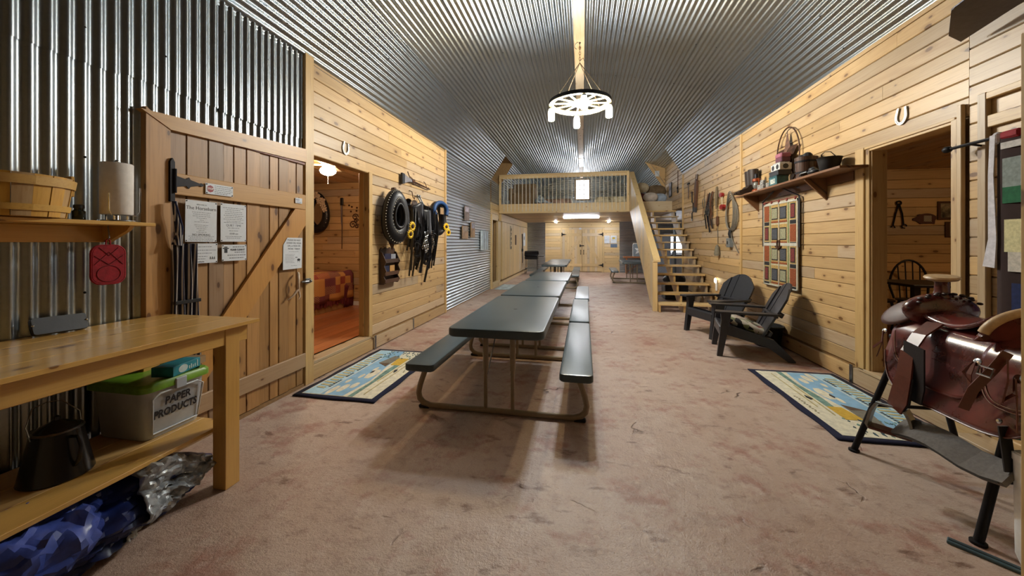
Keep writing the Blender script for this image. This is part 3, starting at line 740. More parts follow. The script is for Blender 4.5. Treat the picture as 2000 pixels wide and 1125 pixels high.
# ---- pouch on the bench
po = thing('zip_pouch', 'flat black zip pouch propped against the corrugated wall', 'pouch', M=frame((-2.66, 1.44, .958), (.08, .997, 0), (-.35, 0, .93), (.93, 0, .35)))
loft_rr(MB(), [(.20, .085, .012, .0), (.205, .09, .014, .012), (.20, .085, .012, .024)]).build('body', BLACK_LEATHER, po, 40); [setattr(c, 'location', (0, .046, 0)) for c in po.children]
for s in (-1, 1): MB().ball((s * .098, .05, .024), .006, 8, 6).build('stud', CHROME, po)
# ---- wall shelf with brackets
sh = thing('wall_shelf', 'short pine wall shelf on angled brackets against corrugated steel', 'shelf')
MB().box(-2.725, -2.47, .55, 1.745, 1.522, 1.543, .003).build('shelf_board', LACQ_Y, sh)
MB().box(-2.73, -2.708, .6, 1.69, 1.43, 1.522, .003).build('back_rail', LACQ_Y, sh)
for y in (1.10, 1.64): MB().prism([(-2.708, 1.522), (-2.505, 1.522), (-2.53, 1.495), (-2.67, 1.43), (-2.708, 1.43)], y, y + .022, 'y').build('bracket', LACQ_Z, sh)
# ---- stave basket
bk = thing('stave_basket', 'round wooden stave basket with riveted bands on the pine shelf', 'basket', (-2.605, 1.225, 1.544))
BW = wood('basket_stave', 'z', '#c9983f', '#96642a', coords='obj', rough=.4, knots=False, tint=.14)
def arc_slab(m, r0, r1, z0, z1, a0, a1, th, n=4):
    vs = []
    for i in range(n + 1):
        a = a0 + (a1 - a0) * i / n
        for r, z in ((r0, z0), (r1, z1), (r1 + th, z1), (r0 + th, z0)): vs.append((r * math.cos(a), r * math.sin(a), z))
    fs = [(i * 4 + k, i * 4 + (k + 1) % 4, i * 4 + 4 + (k + 1) % 4, i * 4 + 4 + k) for i in range(n) for k in range(4)]
    return m.add(vs, fs + [(0, 1, 2, 3), tuple(n * 4 + k for k in range(4))])
for i in range(20):
    a0 = 2 * PI * i / 20; arc_slab(MB(), .19 * .62, .218 * .62 + 0, .004, .195, a0 + .005, a0 + 2 * PI / 20 - .005, .006 + .002 * (i % 2)).build('stave', BW, bk)
MB().lathe([(.12, .002), (.12, .010)], 24).build('base', BW, bk)
for z0, z1, r in ((.03, .058, .133), (.145, .185, .1455)):
    b = MB(); arc_slab(b, r - .004, r, z0, z1, 0, 2 * PI, .004, 32); b.build('band', wood('basket_band', 'x', '#d2a44c', '#a06f30', coords='obj', knots=False, rough=.4, tint=.05), bk, 40)
for s in (-1, 1): MB().box(-.018, .018, s * .140, s * .152, .12, .225, .003).build('handle_post', BW, bk)
[MB().tube([(0, s * .16, .205), (0, s * .13, .205)], .006).build('handle_pin', DARKWOOD, bk) for s in (-1, 1)]
for c in bk.children: c.scale = (1.35, 1.5, 1.0)
# ---- small dark jar and paper towel holder
jr = thing('dark_jar', 'small dark glass jar squeezed between basket and towel holder', 'jar', (-2.62, 1.49, 1.544))
MB().lathe([(.022, 0), (.025, .004), (.025, .05), (.018, .058), (.018, .07)], 16).build('glass', mat('dark_glass', '#1c211c', .12), jr, 40)
MB().lathe([(.021, .066), (.021, .082), (.017, .085)], 16).build('cap', BLACK_PLASTIC, jr, 40)
pt = thing('paper_towel_holder', 'chrome paper towel stand on the pine wall shelf', 'towel holder', (-2.585, 1.63, 1.544))
MB().lathe([(.075, 0), (.078, .004), (.074, .010), (.02, .013)], 28).build('base', CHROME, pt, 40)
MB().tube([(0, 0, .01), (0, 0, .335)], .007).ball((0, 0, .34), .012).build('rod', CHROME, pt, 40)
MB().tube([(.06, -.072, .155), (.06, -.072, .06), (.058, -.06, .038), (.055, .06, .038), (.055, .075, .06), (.055, .075, .20)], .0035, 6).build('arm', CHROME, pt, 40)
for dx, dy in ((.03, .03), (-.03, .03), (.03, -.03), (-.03, -.03)): MB().tube([(dx, dy, .01), (dx, dy, .042)], .005, 6).build('foot', CHROME, pt, 40)
rl = thing('paper_towel_roll', 'full white paper towel roll on chrome stand', 'paper towels', (-2.585, 1.63, 1.585))
MB().lathe([(.02, .0), (.066, .0), (.068, .003), (.068, .285), (.066, .288), (.02, .288)], 32).build('sheets', mat('tissue', '#ded7cf', .9, 0, var=.03, bump=.1), rl, 40)
MB().lathe([(.0202, -.001), (.0202, .289)], 16).build('core', mat('kraft', '#8f7351', .7), rl, 40)
# ---- red pot holder
ph = thing('pot_holder', 'quilted red pot holder hanging from hook under the shelf', 'pot holder', M=frame((-2.60, 1.60, 1.305), (.10, .995, 0), (0, 0, 1), (.995, -.10, 0)))
RED = mat('red_cloth', '#8f1420', .85, 0, var=.12, scale=50, bump=.3)
loft_rr(MB(), [(.135, .205, .04, -.006), (.143, .215, .044, -.003), (.143, .215, .044, .004), (.132, .202, .04, .008)]).build('pad', RED, ph, 30)
MB().tube([(p[0], p[1], .002) for p in rrect(.141, .213, .044)], .006, 6, True).build('binding', RED, ph, 40)
q = MB()
for a, b in (((-.06, .05), (0, .0)), ((.06, .05), (0, .0)), ((-.06, .0), (0, .07)), ((.06, .0), (0, .07)), ((-.04, .095), (0, .05)), ((.04, .095), (0, .05))): q.tube([(a[0], a[1], .009), (b[0], b[1], .009)], .0016, 4)
q.tube([(.05 * math.cos(t * PI / 10), -.05 + .045 * math.sin(t * PI / 10), .009) for t in range(20)], .0016, 4, True); q.build('quilt_stitching', mat('red_stitch', '#5e0c16', .9), ph)
MB().tube([(-.01, .107, 0), (-.008, .135, 0), (.0, .145, 0), (.008, .135, 0), (.01, .107, 0)], .0035, 6).build('loop', RED, ph, 40)
MB().tube([(0, .14, 0), (0, .15, .01), (0, .18, .006), (0, .215, 0)], .003, 6).build('hook', STEEL, ph, 40)
# ---- striped fabric roll on the door
sf = thing('striped_canvas', 'navy and cream striped canvas hanging gathered on the door edge', 'fabric', M=onL(2.02, 1.10, -2.675))
STR = NT('navy_stripe'); tc = STR.n('ShaderNodeTexCoord').outputs['Object']; sp = STR.n('ShaderNodeSeparateXYZ'); STR.set(sp.inputs[0], tc)
wv = STR.math('SINE', STR.math('MULTIPLY', sp.outputs[0], 460.0)); STR.out(STR.mix(STR.ramp(wv, .15, .55), lin('#191c33'), lin('#b9b0a6')), .85); STRIPE = STR.m
def drape(u, v):
    y = .32 - v * 1.02; w = .072 + .018 * v; x = (u - .5) * 2 * w + .025 + .012 * v
    return (x, y, .022 + .016 * math.sin(u * 21) + .006 * math.sin(u * 9 + v * 7))
MB().grid(drape, 40, 12).build('drape', STRIPE, sf, 60, thick=.003)
MB().tube([(-.045, .60, .03), (-.04, .52, .035), (-.028, .45, .035), (-.02, .38, .035), (-.03, .31, .03)], [.014, .016, .019, .02, .03], 10).build('gathered_top', STRIPE, sf, 40)
MB().tube([(-.05, .60, .04), (-.03, .50, .05), (-.012, .43, .05), (-.018, .33, .045)], .007, 6).build('cord', NAVY, sf, 40)
MB().box(-.05, .118, -.085, -.062, .012, .046, .002).build('strap', BLACK_LEATHER, sf)
# ---- notices on the door
def bars(m, rows, x0, x1, seed=1, h=.0035):
    rg = random.Random(seed)
    for y, a, b in rows:
        x = x0 + (x1 - x0) * a; e = x0 + (x1 - x0) * b
        while x < e:
            w = rg.uniform(.006, .02); m.box(x, min(e, x + w), y, y + h, .0012, .0016); x += w + .004
def stuff_lines(m, t):
    o = m.build('text_lines', INK_SOFT, t); o['kind'] = 'stuff'
def notice(label, cy, cz, w, h, name='paper_notice', x=-2.678, roll=0, outline=None, tacks=True):
    t = thing(name, label, 'sign', M=onL(cy, cz, x, roll))
    pts = outline or [(-w / 2, -h / 2), (w / 2, -h / 2), (w / 2, h / 2), (-w / 2, h / 2)]
    MB().prism(pts, 0, .0012).build('sheet', PAPER, t)
    if tacks:
        m = MB()
        for sx in (-1, 1):
            for sy in (-1, 1): MB().lathe([(.004, .001), (.0045, .003), (.002, .005)], 8, (sx * (w / 2 - .008), sy * (h / 2 - .008), 0)).build('tack', BLACK_IRON, t)
    return t
n1 = notice('white notice titled The Horsebarn pinned on the plank door', 2.178, 1.578, .222, .292, roll=-.01)
text('WELCOME TO', .011, INK_SOFT, n1, T(0, .118, .0014)); text('The Horsebarn', .034, INK, n1, T(0, .092, .0014))
m = MB(); bars(m, [(.062 - i * .0135, .5 - w / 2, .5 + w / 2) for i, w in enumerate((.66, .6, .62, .36, .14, .5))] + [(-.028 - i * .0125, .5 - w / 2, .5 + w / 2) for i, w in enumerate((.5, .42, .34, .2, .36))] + [(-.108 - i * .0105, .5 - w / 2, .5 + w / 2) for i, w in enumerate((.9, .8, .88, .9))], -.1, .1, 3, .0028); stuff_lines(m, n1)
text('NO SMOKING', .02, INK, n1, T(0, -.096, .0014))
n2 = notice('white notice announcing quiet time, pinned on the plank door', 2.426, 1.580, .215, .292)
m = MB(); bars(m, [(.112 - i * .0145, .5 - w / 2, .5 + w / 2) for i, w in enumerate((.9, .6, .72, .74, .84, .72, .86, .6))] + [(-.001, .08, .92), (-.042, .25, .75)] + [(-.064, .3, .7), (-.108, .15, .85), (-.12, .2, .8)], -.098, .098, 5, .0036); stuff_lines(m, n2)
text('QUIET TIME', .024, INK_SOFT, n2, T(0, -.021, .0014)); text('10:00 am', .02, INK_SOFT, n2, T(0, -.085, .0014))
n3 = notice('small white thank-you notice partly behind the striped canvas', 2.196, 1.350, .196, .142)
m = MB(); bars(m, [(.045, .2, .8), (.02, .05, .98), (-.002, .2, .8), (-.024, .02, .62), (-.042, .02, .55), (-.062, .1, .5)], -.092, .092, 8, .004); stuff_lines(m, n3)
text('Thank you', .014, INK, n3, T(-.03, -.06, .0016))
m = MB()
for x in (.045, .06, .075): m.tube([(x - .004, -.045, .002), (x, -.025, .002), (x + .004, -.045, .002)], .0012, 4)
m.build('drawing', INK_SOFT, n3)
n4 = notice('small white notice asking PLEASE CLEAN IT with bucket drawing', 2.433, 1.348, .208, .125)
text('PLEASE CLEAN IT', .0195, INK, n4, T(.026, .022, .0014), bold=.0008, sx=.82)
m = MB(); bars(m, [(.042, .42, .92), (.0, .5, .95), (-.022, .2, .98), (-.044, .28, .88)], -.1, .1, 6, .006); stuff_lines(m, n4)
MB().box(-.085, -.06, .0, .03, .001, .002).box(-.097, -.048, .03, .038, .001, .002).box(-.085, -.06, .04, .048, .001, .002).build('drawing', INK, n4)
n5 = notice('laminated notice with a red round STOP mark on the door rail', 2.308, 1.820, .213, .078, x=-2.672, roll=.0)
MB().lathe([(.026, .001), (.026, .002)], 8, (-.072, .0, 0)).build('stop_mark', mat('stop_red', '#8f2030', .5), n5)
text('STOP', .019, WHITE, n5, T(-.072, 0, .0022), bold=.0006)
m = MB(); bars(m, [(.024, .3, 1), (.01, .3, .95), (-.004, .3, 1), (-.018, .3, .95), (-.03, .3, .8)], -.1, .1, 11, .004); stuff_lines(m, n5)
n6 = notice('tilted white notice saying do not stand or run on picnic tables', 3.027, 1.323, .232, .30, roll=-.02, tacks=False, outline=[(-.116, -.15), (.112, -.14), (.116, .15), (-.068, .148), (-.116, .08)])
for i, s in enumerate(('PLEASE DO NOT', 'STAND ON, WALK', 'ON, or RUN ON', 'PICNIC TABLES')): text(s, .0215, INK, n6, T(.012, .125 - i * .027, .0014))
m = MB(); bars(m, [(.016, .25, .85)] + [(-.01 - i * .0125, .05, .6 - .03 * (i % 3)) for i in range(7)] + [(-.115, .4, .75)], -.1, .1, 9, .003); stuff_lines(m, n6)
MB().box(.03, .055, -.04, -.034, .001, .002).lathe([(.02, .001), (.02, .002)], 10, (.072, -.06, 0), 1, .6).box(.06, .064, -.085, -.07, .001, .002).box(.08, .084, -.085, -.07, .001, .002).build('drawing', INK, n6)
n7 = notice('tiny white plaque reading NO on the door rail end', 3.093, 1.828, .085, .05, x=-2.672, tacks=False)
text('NO', .026, mat('blue_ink', '#2a3a7a', .5), n7, T(-.015, .006, .0014)); MB().box(-.03, .03, -.016, -.012, .001, .002).build('text_line', INK_SOFT, n7)
MB().lathe([(.004, .001), (.002, .005)], 8, (0, .03, 0)).build('tack', BLACK_IRON, n7)
# ---- horseshoes
def horseshoe(label, M):
    t = thing('horseshoe', label, 'horseshoe', M=M)
    n = 18; o_, i_ = [(.046, .082)], [(.027, .078)]
    for i in range(n + 1):
        a = -PI * (i / n) ; o_.append((.062 * math.cos(a), .01 + .078 * math.sin(a))); i_.append((.038 * math.cos(a), .008 + .052 * math.sin(a)))
    o_.append((-.046, .082)); i_.append((-.027, .078))
    MB().prism(o_ + i_[::-1], .004, .014).build('shoe', mat('shoe_silver', '#b9bab6', .3, .8), t)
    m = MB()
    for i in (4, 6, 8, 14, 16, 18):
        a = -PI * i / 22; m.box(.05 * math.cos(a) - .003, .05 * math.cos(a) + .003, .009 + .065 * math.sin(a) - .005, .009 + .065 * math.sin(a) + .005, .0135, .0148)
    m.build('nail_holes', BLACK_IRON, t)
    MB().lathe([(.003, 0), (.003, .02), (.006, .022)], 8, (.053, .062, 0)).build('nail', STEEL, t); return t
horseshoe('silver horseshoe nailed above the bedroom doorway', onL(3.885, 2.522, -2.734, -.12))
horseshoe('silver horseshoe nailed above the kitchenette doorway', onR(3.737, 2.505, 2.702, -.12))
# ---- toy rifle on hooks
gn = thing('rifle', 'small rifle with grey stock hung on wall hooks', 'rifle', M=onL(5.74, 2.40, -2.733, .0))
MB().prism([(-.55, -.075), (-.55, .075), (-.50, .08), (-.27, .035), (-.22, .03), (-.22, -.005), (-.3, -.01)], .03, .055).build('stock', mat('grey_stock', '#77757a', .5), gn)
MB().prism([(-.56, -.085), (-.56, .085), (-.48, .08), (-.48, -.07)], .027, .058).build('butt_pad', BLACK_PLASTIC, gn)
MB().tube([(-.23, .015, .042), (.5, -.02, .042)], [.02, .010], 8).build('barrel', RUST, gn, 40)
MB().tube([(-.25, .03, .042), (-.33, .10, .042), (-.36, .14, .042)], .008, 6).tube([(-.22, .0, .042), (-.2, -.04, .042), (-.15, -.04, .042), (-.13, .0, .042)], .006, 6).box(-.24, -.12, .0, .05, .03, .055, .004).build('lock', RUST, gn)
for x in (-.18, .33): MB().tube([(x, .09, .0), (x, .06, .03), (x + .01, -.045, .06), (x + .02, -.05, .075), (x + .03, -.01, .075)], .006, 6).build('hook', RUST, gn, 40)
# ---- sunflower helper
PET = mat('sunflower_petal', '#ecc01c', .6); SEED = mat('sunflower_seed', '#3a1f10', .8)
def sunflower(parent, M, r=.07):
    p = MB(M)
    for ring, (n, rr, z, s) in enumerate(((14, r, .006, 0), (12, r * .86, .014, .13))):
        for i in range(n):
            a = 2 * PI * i / n + s; ca, sa = math.cos(a), math.sin(a)
            def Q(u, v, w): return (ca * u - sa * v, sa * u + ca * v, w)
            p.add([Q(r * .3, -.007, z), Q(rr * .7, -.013, z + .012), Q(rr, 0, z + .006), Q(rr * .7, .013, z + .012), Q(r * .3, .007, z)], [(0, 1, 2, 3, 4)])
    o = p.build('sunflower', PET, parent)
    c = MB(M).ball((0, 0, .024), r * .40, 14, 6, 1, 1, .5).build('seed_head', SEED, o, 40)
# ---- horse collar
def loop_pts(w, h, n=40, z=0.0, k=1.0, top=0.0):
    p = []
    for i in range(n):
        a = 2 * PI * i / n; s = math.sin(a); x = w * math.cos(a) * (1 - .16 * s) ; p.append((x * k, h * s * k + top, z))
    return p
hc = thing('horse_collar', 'padded black horse collar with white stitching hung by the doorway', 'horse collar', M=onL(4.79, 1.795, -2.645) @ Matrix.Rotation(-.42, 4, 'Y') @ Matrix.Diagonal((.78, 1, .92, 1)))
def fat_loop(w, h, r_in, r_out, zc, n=44, m=12, dz=0):
    def fn(u, v):
        a = 2 * PI * u; s = math.sin(a); b = 2 * PI * v; rx = r_in; k = 1 - .16 * s
        cx, cy = w * math.cos(a) * k, h * s; nx, ny = math.cos(a) * h, s * w; L = math.hypot(nx, ny) or 1
        fat = 1.0 + .18 * max(0, -s)
        return (cx + nx / L * rx * fat * math.cos(b), cy + ny / L * rx * fat * math.cos(b), zc + r_out * math.sin(b) * fat)
    return fn
MB().grid(fat_loop(.155, .255, .12, .095, .105), 56, 18, True).build('padding', BLACK_LEATHER, hc, 60)
MB().grid(fat_loop(.105, .165, .022, .03, .20), 48, 8, True).build('inner_roll', BLACK_LEATHER, hc, 60)
WST = mat('white_stitch', '#d9d6cc', .6)
def studs(w, h, z, n, parent, r=.0075):
    for i in range(n):
        a = PI * .45 + (PI * 1.1) * i / (n - 1); s = math.sin(a); k = 1 - .16 * s; fat = 1 + .18 * max(0, -s)
        nx, ny = math.cos(a) * .255, s * .155; L = math.hypot(nx, ny); off = w * fat
        MB().lathe([(r, 0), (r * .8, .006)], 6, (.155 * math.cos(a) * k + nx / L * off, .255 * s + ny / L * off, .105 + .095 * fat * math.sqrt(max(0, 1 - (w / .12) ** 2)))).build('stitch', WST, parent)
studs(.098, 0, 0, 28, hc); studs(-.01, 0, 0, 18, hc)
MB().box(-.03, .03, .34, .40, .02, .1, .01).build('top_cap', mat('brown_leather', '#4b2a18', .45), hc)
MB().prism([(-.07, -.36), (.07, -.36), (.0, -.47)], .01, .03).build('lower_tip', mat('brown_leather', '#4b2a18', .45), hc)
sunflower(hc, T(.245, -.14, .225), .078); sunflower(hc, T(.20, -.25, .225), .074)
# ---- harness bunch
hn = thing('harness_bundle', 'tangled black leather harness and bridles hanging from pegs', 'harness', M=onL(5.78, 1.60, -2.733))
rg = random.Random(11)
for i in range(46):
    x = rg.uniform(-.50, .45); top = .47 - abs(x) * .18; ln = rg.uniform(.5, 1.1); sw = rg.uniform(-.14, .14); dz = rg.uniform(.05, .22)
    pts = [(x, top, .04), (x + sw * .3, top - .05, dz), (x + sw, top - ln * .45, dz + .03), (x + sw * .6, top - ln, dz * .7)]
    MB().tube(pts, 1, flat=(rg.uniform(.012, .026), .003)).build('strap', BLACK_LEATHER, hn)
for i in range(12):
    x = rg.uniform(-.45, .25); y = rg.uniform(-.35, .15); w = rg.uniform(.05, .13); h = rg.uniform(.1, .3); z = rg.uniform(.1, .24)
    MB().tube([(x + w * math.cos(a * PI / 8), y + h * math.sin(a * PI / 8), z + .02 * math.sin(a)) for a in range(16)], 1, closed=True, flat=(.010, .003)).build('loop_strap', BLACK_LEATHER, hn)
def saddle_pad(u, v):
    a = -1.2 + 2.4 * u; return (-.33 + .17 * math.sin(a) + .05 * v, .43 - .52 * v + .03 * math.cos(a * 3), .09 + .16 * math.cos(a) * (1 - .3 * v))
MB().grid(saddle_pad, 14, 12).build('back_pad', BLACK_LEATHER, hn, 60, thick=.012)
def saddle_pad2(u, v):
    a = -1.2 + 2.4 * u; return (-.06 + .15 * math.sin(a) + .04 * v, .36 - .40 * v, .12 + .14 * math.cos(a))
MB().grid(saddle_pad2, 14, 12).build('breeching_pad', mat('worn_leather', '#24262a', .4, bump=.2), hn, 60, thick=.012)
MB().grid(lambda u, v: (-.54 + .2 * u, .44 - .03 * math.sin(u * PI) + .06 * math.cos(v * 2 * PI), .12 + .06 * math.sin(v * 2 * PI)), 8, 10).build('peg_roll', mat('brown_roll', '#3a2c24', .5), hn, 60)
for x, l in ((-.13, -.62), (.20, -.86), (.40, -.52)):
    MB().tube([(x, -.2, .16), (x + .01, (l - .2) / 2, .12), (x + .005, l, .05)], 1, flat=(.019, .004)).build('hanging_strap', BLACK_LEATHER, hn)
MB().tube([(-.02, -.40, .12), (.03, -.52, .12), (.12, -.56, .12), (.18, -.5, .12), (.19, -.38, .12)], 1, flat=(.018, .004)).build('hanging_loop', BLACK_LEATHER, hn)
ch = MB()
for k in range(3):
    for i in range(9):
        y = -.02 - i * .038 + k * .01; x = -.22 + k * .05 + .03 * math.sin(i + k); rr = .015
        ch.tube([(x + rr * math.cos(a), y + 1.5 * rr * math.sin(a), .25 + (rr * .4 * math.cos(a) if i % 2 else 0)) for a in [j * PI / 4 for j in range(8)]], .0035, 5, True)
ch.build('chain', CHROME, hn, 40)
for x, y in ((-.25, -.2), (-.17, -.27), (-.3, -.25), (.02, .0), (.08, -.1), (.14, -.18), (-.1, .05)):
    MB().tube([(x + .03 * math.cos(a), y + .03 * math.sin(a), .25) for a in [j * PI / 6 for j in range(12)]], .004, 6, True).build('ring', CHROME, hn, 40)
for k in range(2):
    for i in range(10): MB().ball((.05 + k * .045 + i * .004, .02 - i * .032, .25), .007, 6, 4).build('stud', CHROME, hn)
for x in (-.06, .02): MB().tube([(x, .60, .0), (x, .57, .06), (x + .03, .47, .10), (x + .035, .45, .12)], .012, 6).ball((x, .60, .05), .022, 8, 6).build('peg', STEEL, hn, 40)
MB().tube([(-.27, .66, 0), (-.27, .64, .05), (-.25, .55, .06), (-.2, .53, .06), (-.18, .58, .06)], .007, 6).build('wire_hook', RUST, hn, 40)
# ---- blue-trimmed collar behind the harness, with sunflowers
bc2 = thing('blue_horse_collar', 'blue trimmed horse collar with sunflowers hung by the steel wall', 'horse collar', M=onL(6.32, 1.86, -2.67) @ Matrix.Rotation(-.35, 4, 'Y'))
MB().grid(fat_loop(.15, .255, .055, .08, .10), 40, 12, True).build('padding', BLACK_LEATHER, bc2, 60)
BLU = mat('blue_nylon', '#123f72', .55)
MB().tube([(.17 * math.cos(a), .13 + .15 * math.sin(a), .19) for a in [PI * (-.15 + 1.3 * j / 14) for j in range(15)]], .036, 10).build('blue_halter', BLU, bc2, 60)
MB().box(-.03, .06, .07, .19, .195, .21, .004).build('hang_tag', mat('kraft', '#8f7351', .7), bc2)
sunflower(bc2, T(.12, -.15, .20), .078); sunflower(bc2, T(.19, -.25, .19), .074)
# ---- wooden letter rack
lk = thing('letter_rack', 'carved dark wooden letter rack full of leaflets on board wall', 'letter rack', M=onL(4.825, 1.10, -2.733))
MB().prism([(-.205, -.255), (.205, -.255), (.205, .22), (.17, .255), (.12, .23), (.06, .26), (0, .235), (-.06, .26), (-.12, .23), (-.17, .255), (-.205, .22)], 0, .016).build('back_panel', DARKWOOD, lk)
SIDE = [(0, -.255), (.055, -.255), (.085, -.20), (.055, -.15), (.09, -.07), (.06, .0), (.09, .06), (.06, .12), (.03, .19), (0, .20)]
for x in (-.20, .185): MB(T(0, 0, .012)).prism([(b, a) for a, b in SIDE], x, x + .016, 'x').build('side_panel', DARKWOOD, lk)
for y in (-.24, -.135, .04): MB().box(-.19, .19, y, y + .014, .014, .088, .002).build('ledge', DARKWOOD, lk); MB().box(-.19, .19, y + .012, y + .055, .078, .088, .002).build('front_slat', DARKWOOD, lk)
for x0, x1, y0, y1, c in ((-.15, .02, .055, .17, '#2b2a44'), (.03, .16, .055, .16, '#8d8f98'), (-.15, -.02, -.12, .0, '#20243c'), (.0, .13, -.12, .0, '#b98a52')):
    MB().box(x0, x1, y0, y1, .03, .05).build('leaflets', mat('leaflet' + c, c, .4), lk)

# ---- pictures on the corrugated wall
def wall_pic(label, y, z, w, h, c1, c2, x=-2.722):
    t = thing('wall_plaque', label, 'picture', M=onL(y, z, x)); MB().box(-w / 2, w / 2, -h / 2, h / 2, 0, .022, .002).build('panel', mat(label, c1, .6, var=.2, scale=8), t)
    MB().box(-w / 2 + .02, w / 2 - .02, h * .1, h / 2 - .02, .022, .024).build('print', mat(label + 'p', c2, .5, var=.3, scale=14), t); return t
wall_pic('tall narrow plaque, topmost on the corrugated wall', 8.46, 2.12, .34, .34, '#6f5f58', '#a39aa6')
wall_pic('narrow plaque with brown lower half on corrugated wall', 8.95, 1.74, .33, .38, '#8a6a42', '#6b6672')
wall_pic('small square brown plaque, lowest on corrugated wall', 8.33, 1.66, .42, .30, '#8d7055', '#75624f')
bp = thing('canvas_print', 'white and blue birch canvas print on the corrugated wall', 'picture', M=onL(10.07, 1.48, -2.722))
MB().box(-.36, .36, -.27, .27, 0, .04, .003).build('canvas', mat('birch_canvas', '#c3d0d8', .6, var=.12, scale=9), bp)
for i, x in enumerate((-.27, -.16, -.05, .08, .19, .29)): MB().prism([(x, -.26), (x + .03, -.26), (x + .05, .0), (x + .02, .26), (x - .02, .26), (x + .01, .0)], .04, .042).build('trunk', INK if i % 2 else mat('blue_trunk', '#5f7f93', .6), bp)

# ---- rugs
def rug(label, M):
    t = thing('doormat_rug', label, 'rug', M=M)      # local: x = reading direction, y = up towards wall
    W_, H_ = 1.50, .83
    MB().grid(lambda u, v: ((u - .5) * W_ + .006 * math.sin(v * 9), (v - .5) * H_ + .007 * math.sin(u * 17), .008), 40, 6).build('border', mat('rug_navy', '#121634', .95, bump=.3), t, 40, thick=.012)
    def patch(name, pts, z, m): MB().prism(pts, .0145, .0145 + z).build(name, m, t)
    w, h = W_ / 2 - .055, H_ / 2 - .055
    SKY = mat('rug_sky', '#86b0cf', .95, var=.06, scale=9); SKY2 = mat('rug_sky_pale', '#a8cbdc', .95, var=.04); CRM = mat('rug_cream', '#d8d3bd', .95); TAN = mat('rug_tan', '#b7ab7c', .95, var=.15)
    GRN = mat('rug_green', '#6f8f86', .95, var=.2, scale=20); DGR = mat('rug_dark_green', '#3d5560', .95, var=.2); YEL = mat('rug_yellow', '#c9a53f', .95); GRY = mat('rug_grey', '#77746a', .95); BRN = mat('rug_brown', '#5d4a3a', .95)
    patch('cream_field', [(-w, -h), (w, -h), (w, h), (-w, h)], .002, CRM)
    patch('title_band', [(-w + .01, h - .18), (w - .01, h - .18), (w - .01, h - .01), (-w + .01, h - .01)], .003, SKY2)
    patch('sky', [(-w + .01, -.06), (-.3, -.10), (.1, -.05), (w - .01, .02), (w - .01, h - .19), (-w + .01, h - .19)], .003, SKY)
    for i, (x, y, a, b) in enumerate(((-.52, .05, .09, .035), (-.44, -.02, .07, .03), (-.2, .06, .06, .02), (-.12, -.02, .13, .05), (.02, .03, .06, .02), (-.35, .11, .05, .02), (-.58, .12, .1, .03))):
        patch('cloud', [(x + a * math.cos(k * PI / 6) * (1 + .15 * (k % 2)), y + b * math.sin(k * PI / 6)) for k in range(12)], .004, CRM)
    patch('hill', [(-w + .01, -.11), (-.35, -.13), (0, -.10), (.3, -.12), (.3, -.17), (-w + .01, -.16)], .004, GRN)
    patch('barn_wall', [(.18, -.17), (.42, -.17), (.42, -.03), (.18, -.06)], .005, YEL); patch('barn_roof', [(.12, -.03), (.22, .11), (.50, .05), (.44, -.04)], .0055, GRY); patch('barn_gable', [(.12, -.03), (.22, .11), (.23, -.02)], .006, BRN)
    rg2 = random.Random(5)
    for k in range(46):
        x = rg2.uniform(.40, .66); y = rg2.uniform(-.2, .2); a = rg2.uniform(.01, .03); patch('leaf', [(x - a, y), (x, y + .008), (x + a, y + .004), (x, y - .008)], .006 + .0004 * (k % 3), DGR if k % 2 else GRN)
    patch('fence', [(-.3, -.19), (.35, -.21), (.35, -.2), (-.3, -.175)], .005, TAN); patch('eagle', [(-.12, .02), (-.05, .03), (-.02, .01), (-.08, .0)], .0065, INK); patch('horse', [(-.05, -.22), (.03, -.19), (.05, -.22), (.0, -.23)], .0065, INK)
    patch('furrow', [(-.62, -.24), (.2, -.255), (.2, -.245), (-.62, -.23)], .005, TAN)
    rt = mat('rug_title', '#d0c592', .95); rs = mat('rug_title_shade', '#4d5a52', .95)
    for k in range(17):          # worn, unreadable title: a row of outlined strokes
        x = -.56 + k * .066; hgt_ = .045 + .008 * ((k * 7) % 3)
        MB().prism([(x - .004, h - .085 - hgt_), (x + .034, h - .085 - hgt_), (x + .046, h - .085 + hgt_), (x + .008, h - .085 + hgt_)], .0175, .0185).build('title_stroke', rs, t)
        MB().prism([(x + .004, h - .082 - hgt_), (x + .026, h - .082 - hgt_), (x + .038, h - .082 + hgt_ - .006), (x + .016, h - .082 + hgt_ - .006)], .0185, .0192).build('title_stroke', rt, t)
    m = MB()
    for x0, n_ in ((-.52, 6), (-.25, 4), (-.06, 6), (.22, 7)):
        for k in range(n_): m.box(x0 + k * .033, x0 + k * .033 + .022, h - .168, h - .145, .0175, .0188)
    o = m.build('subtitle_marks', INK, t); o['kind'] = 'stuff'
    m = MB()
    for k in range(14): m.box(-.02 + k * .026, k * .026 - .004, -h + .035 + .006 * (k % 3), -h + .05 + .006 * (k % 3), .0165, .0175)
    o = m.build('script_marks', mat('rug_script', '#7a6f4a', .95), t); o['kind'] = 'stuff'
    return t
rug('blue picture rug with navy border lying at the bedroom doorway', frame((-2.225, 3.725, 0), (0, 1, 0), (-1, 0, 0), (0, 0, 1)))
rug('blue picture rug with navy border lying beside the saddle stand', frame((2.235, 3.80, 0), (0, -1, 0), (1, 0, 0), (0, 0, 1)))

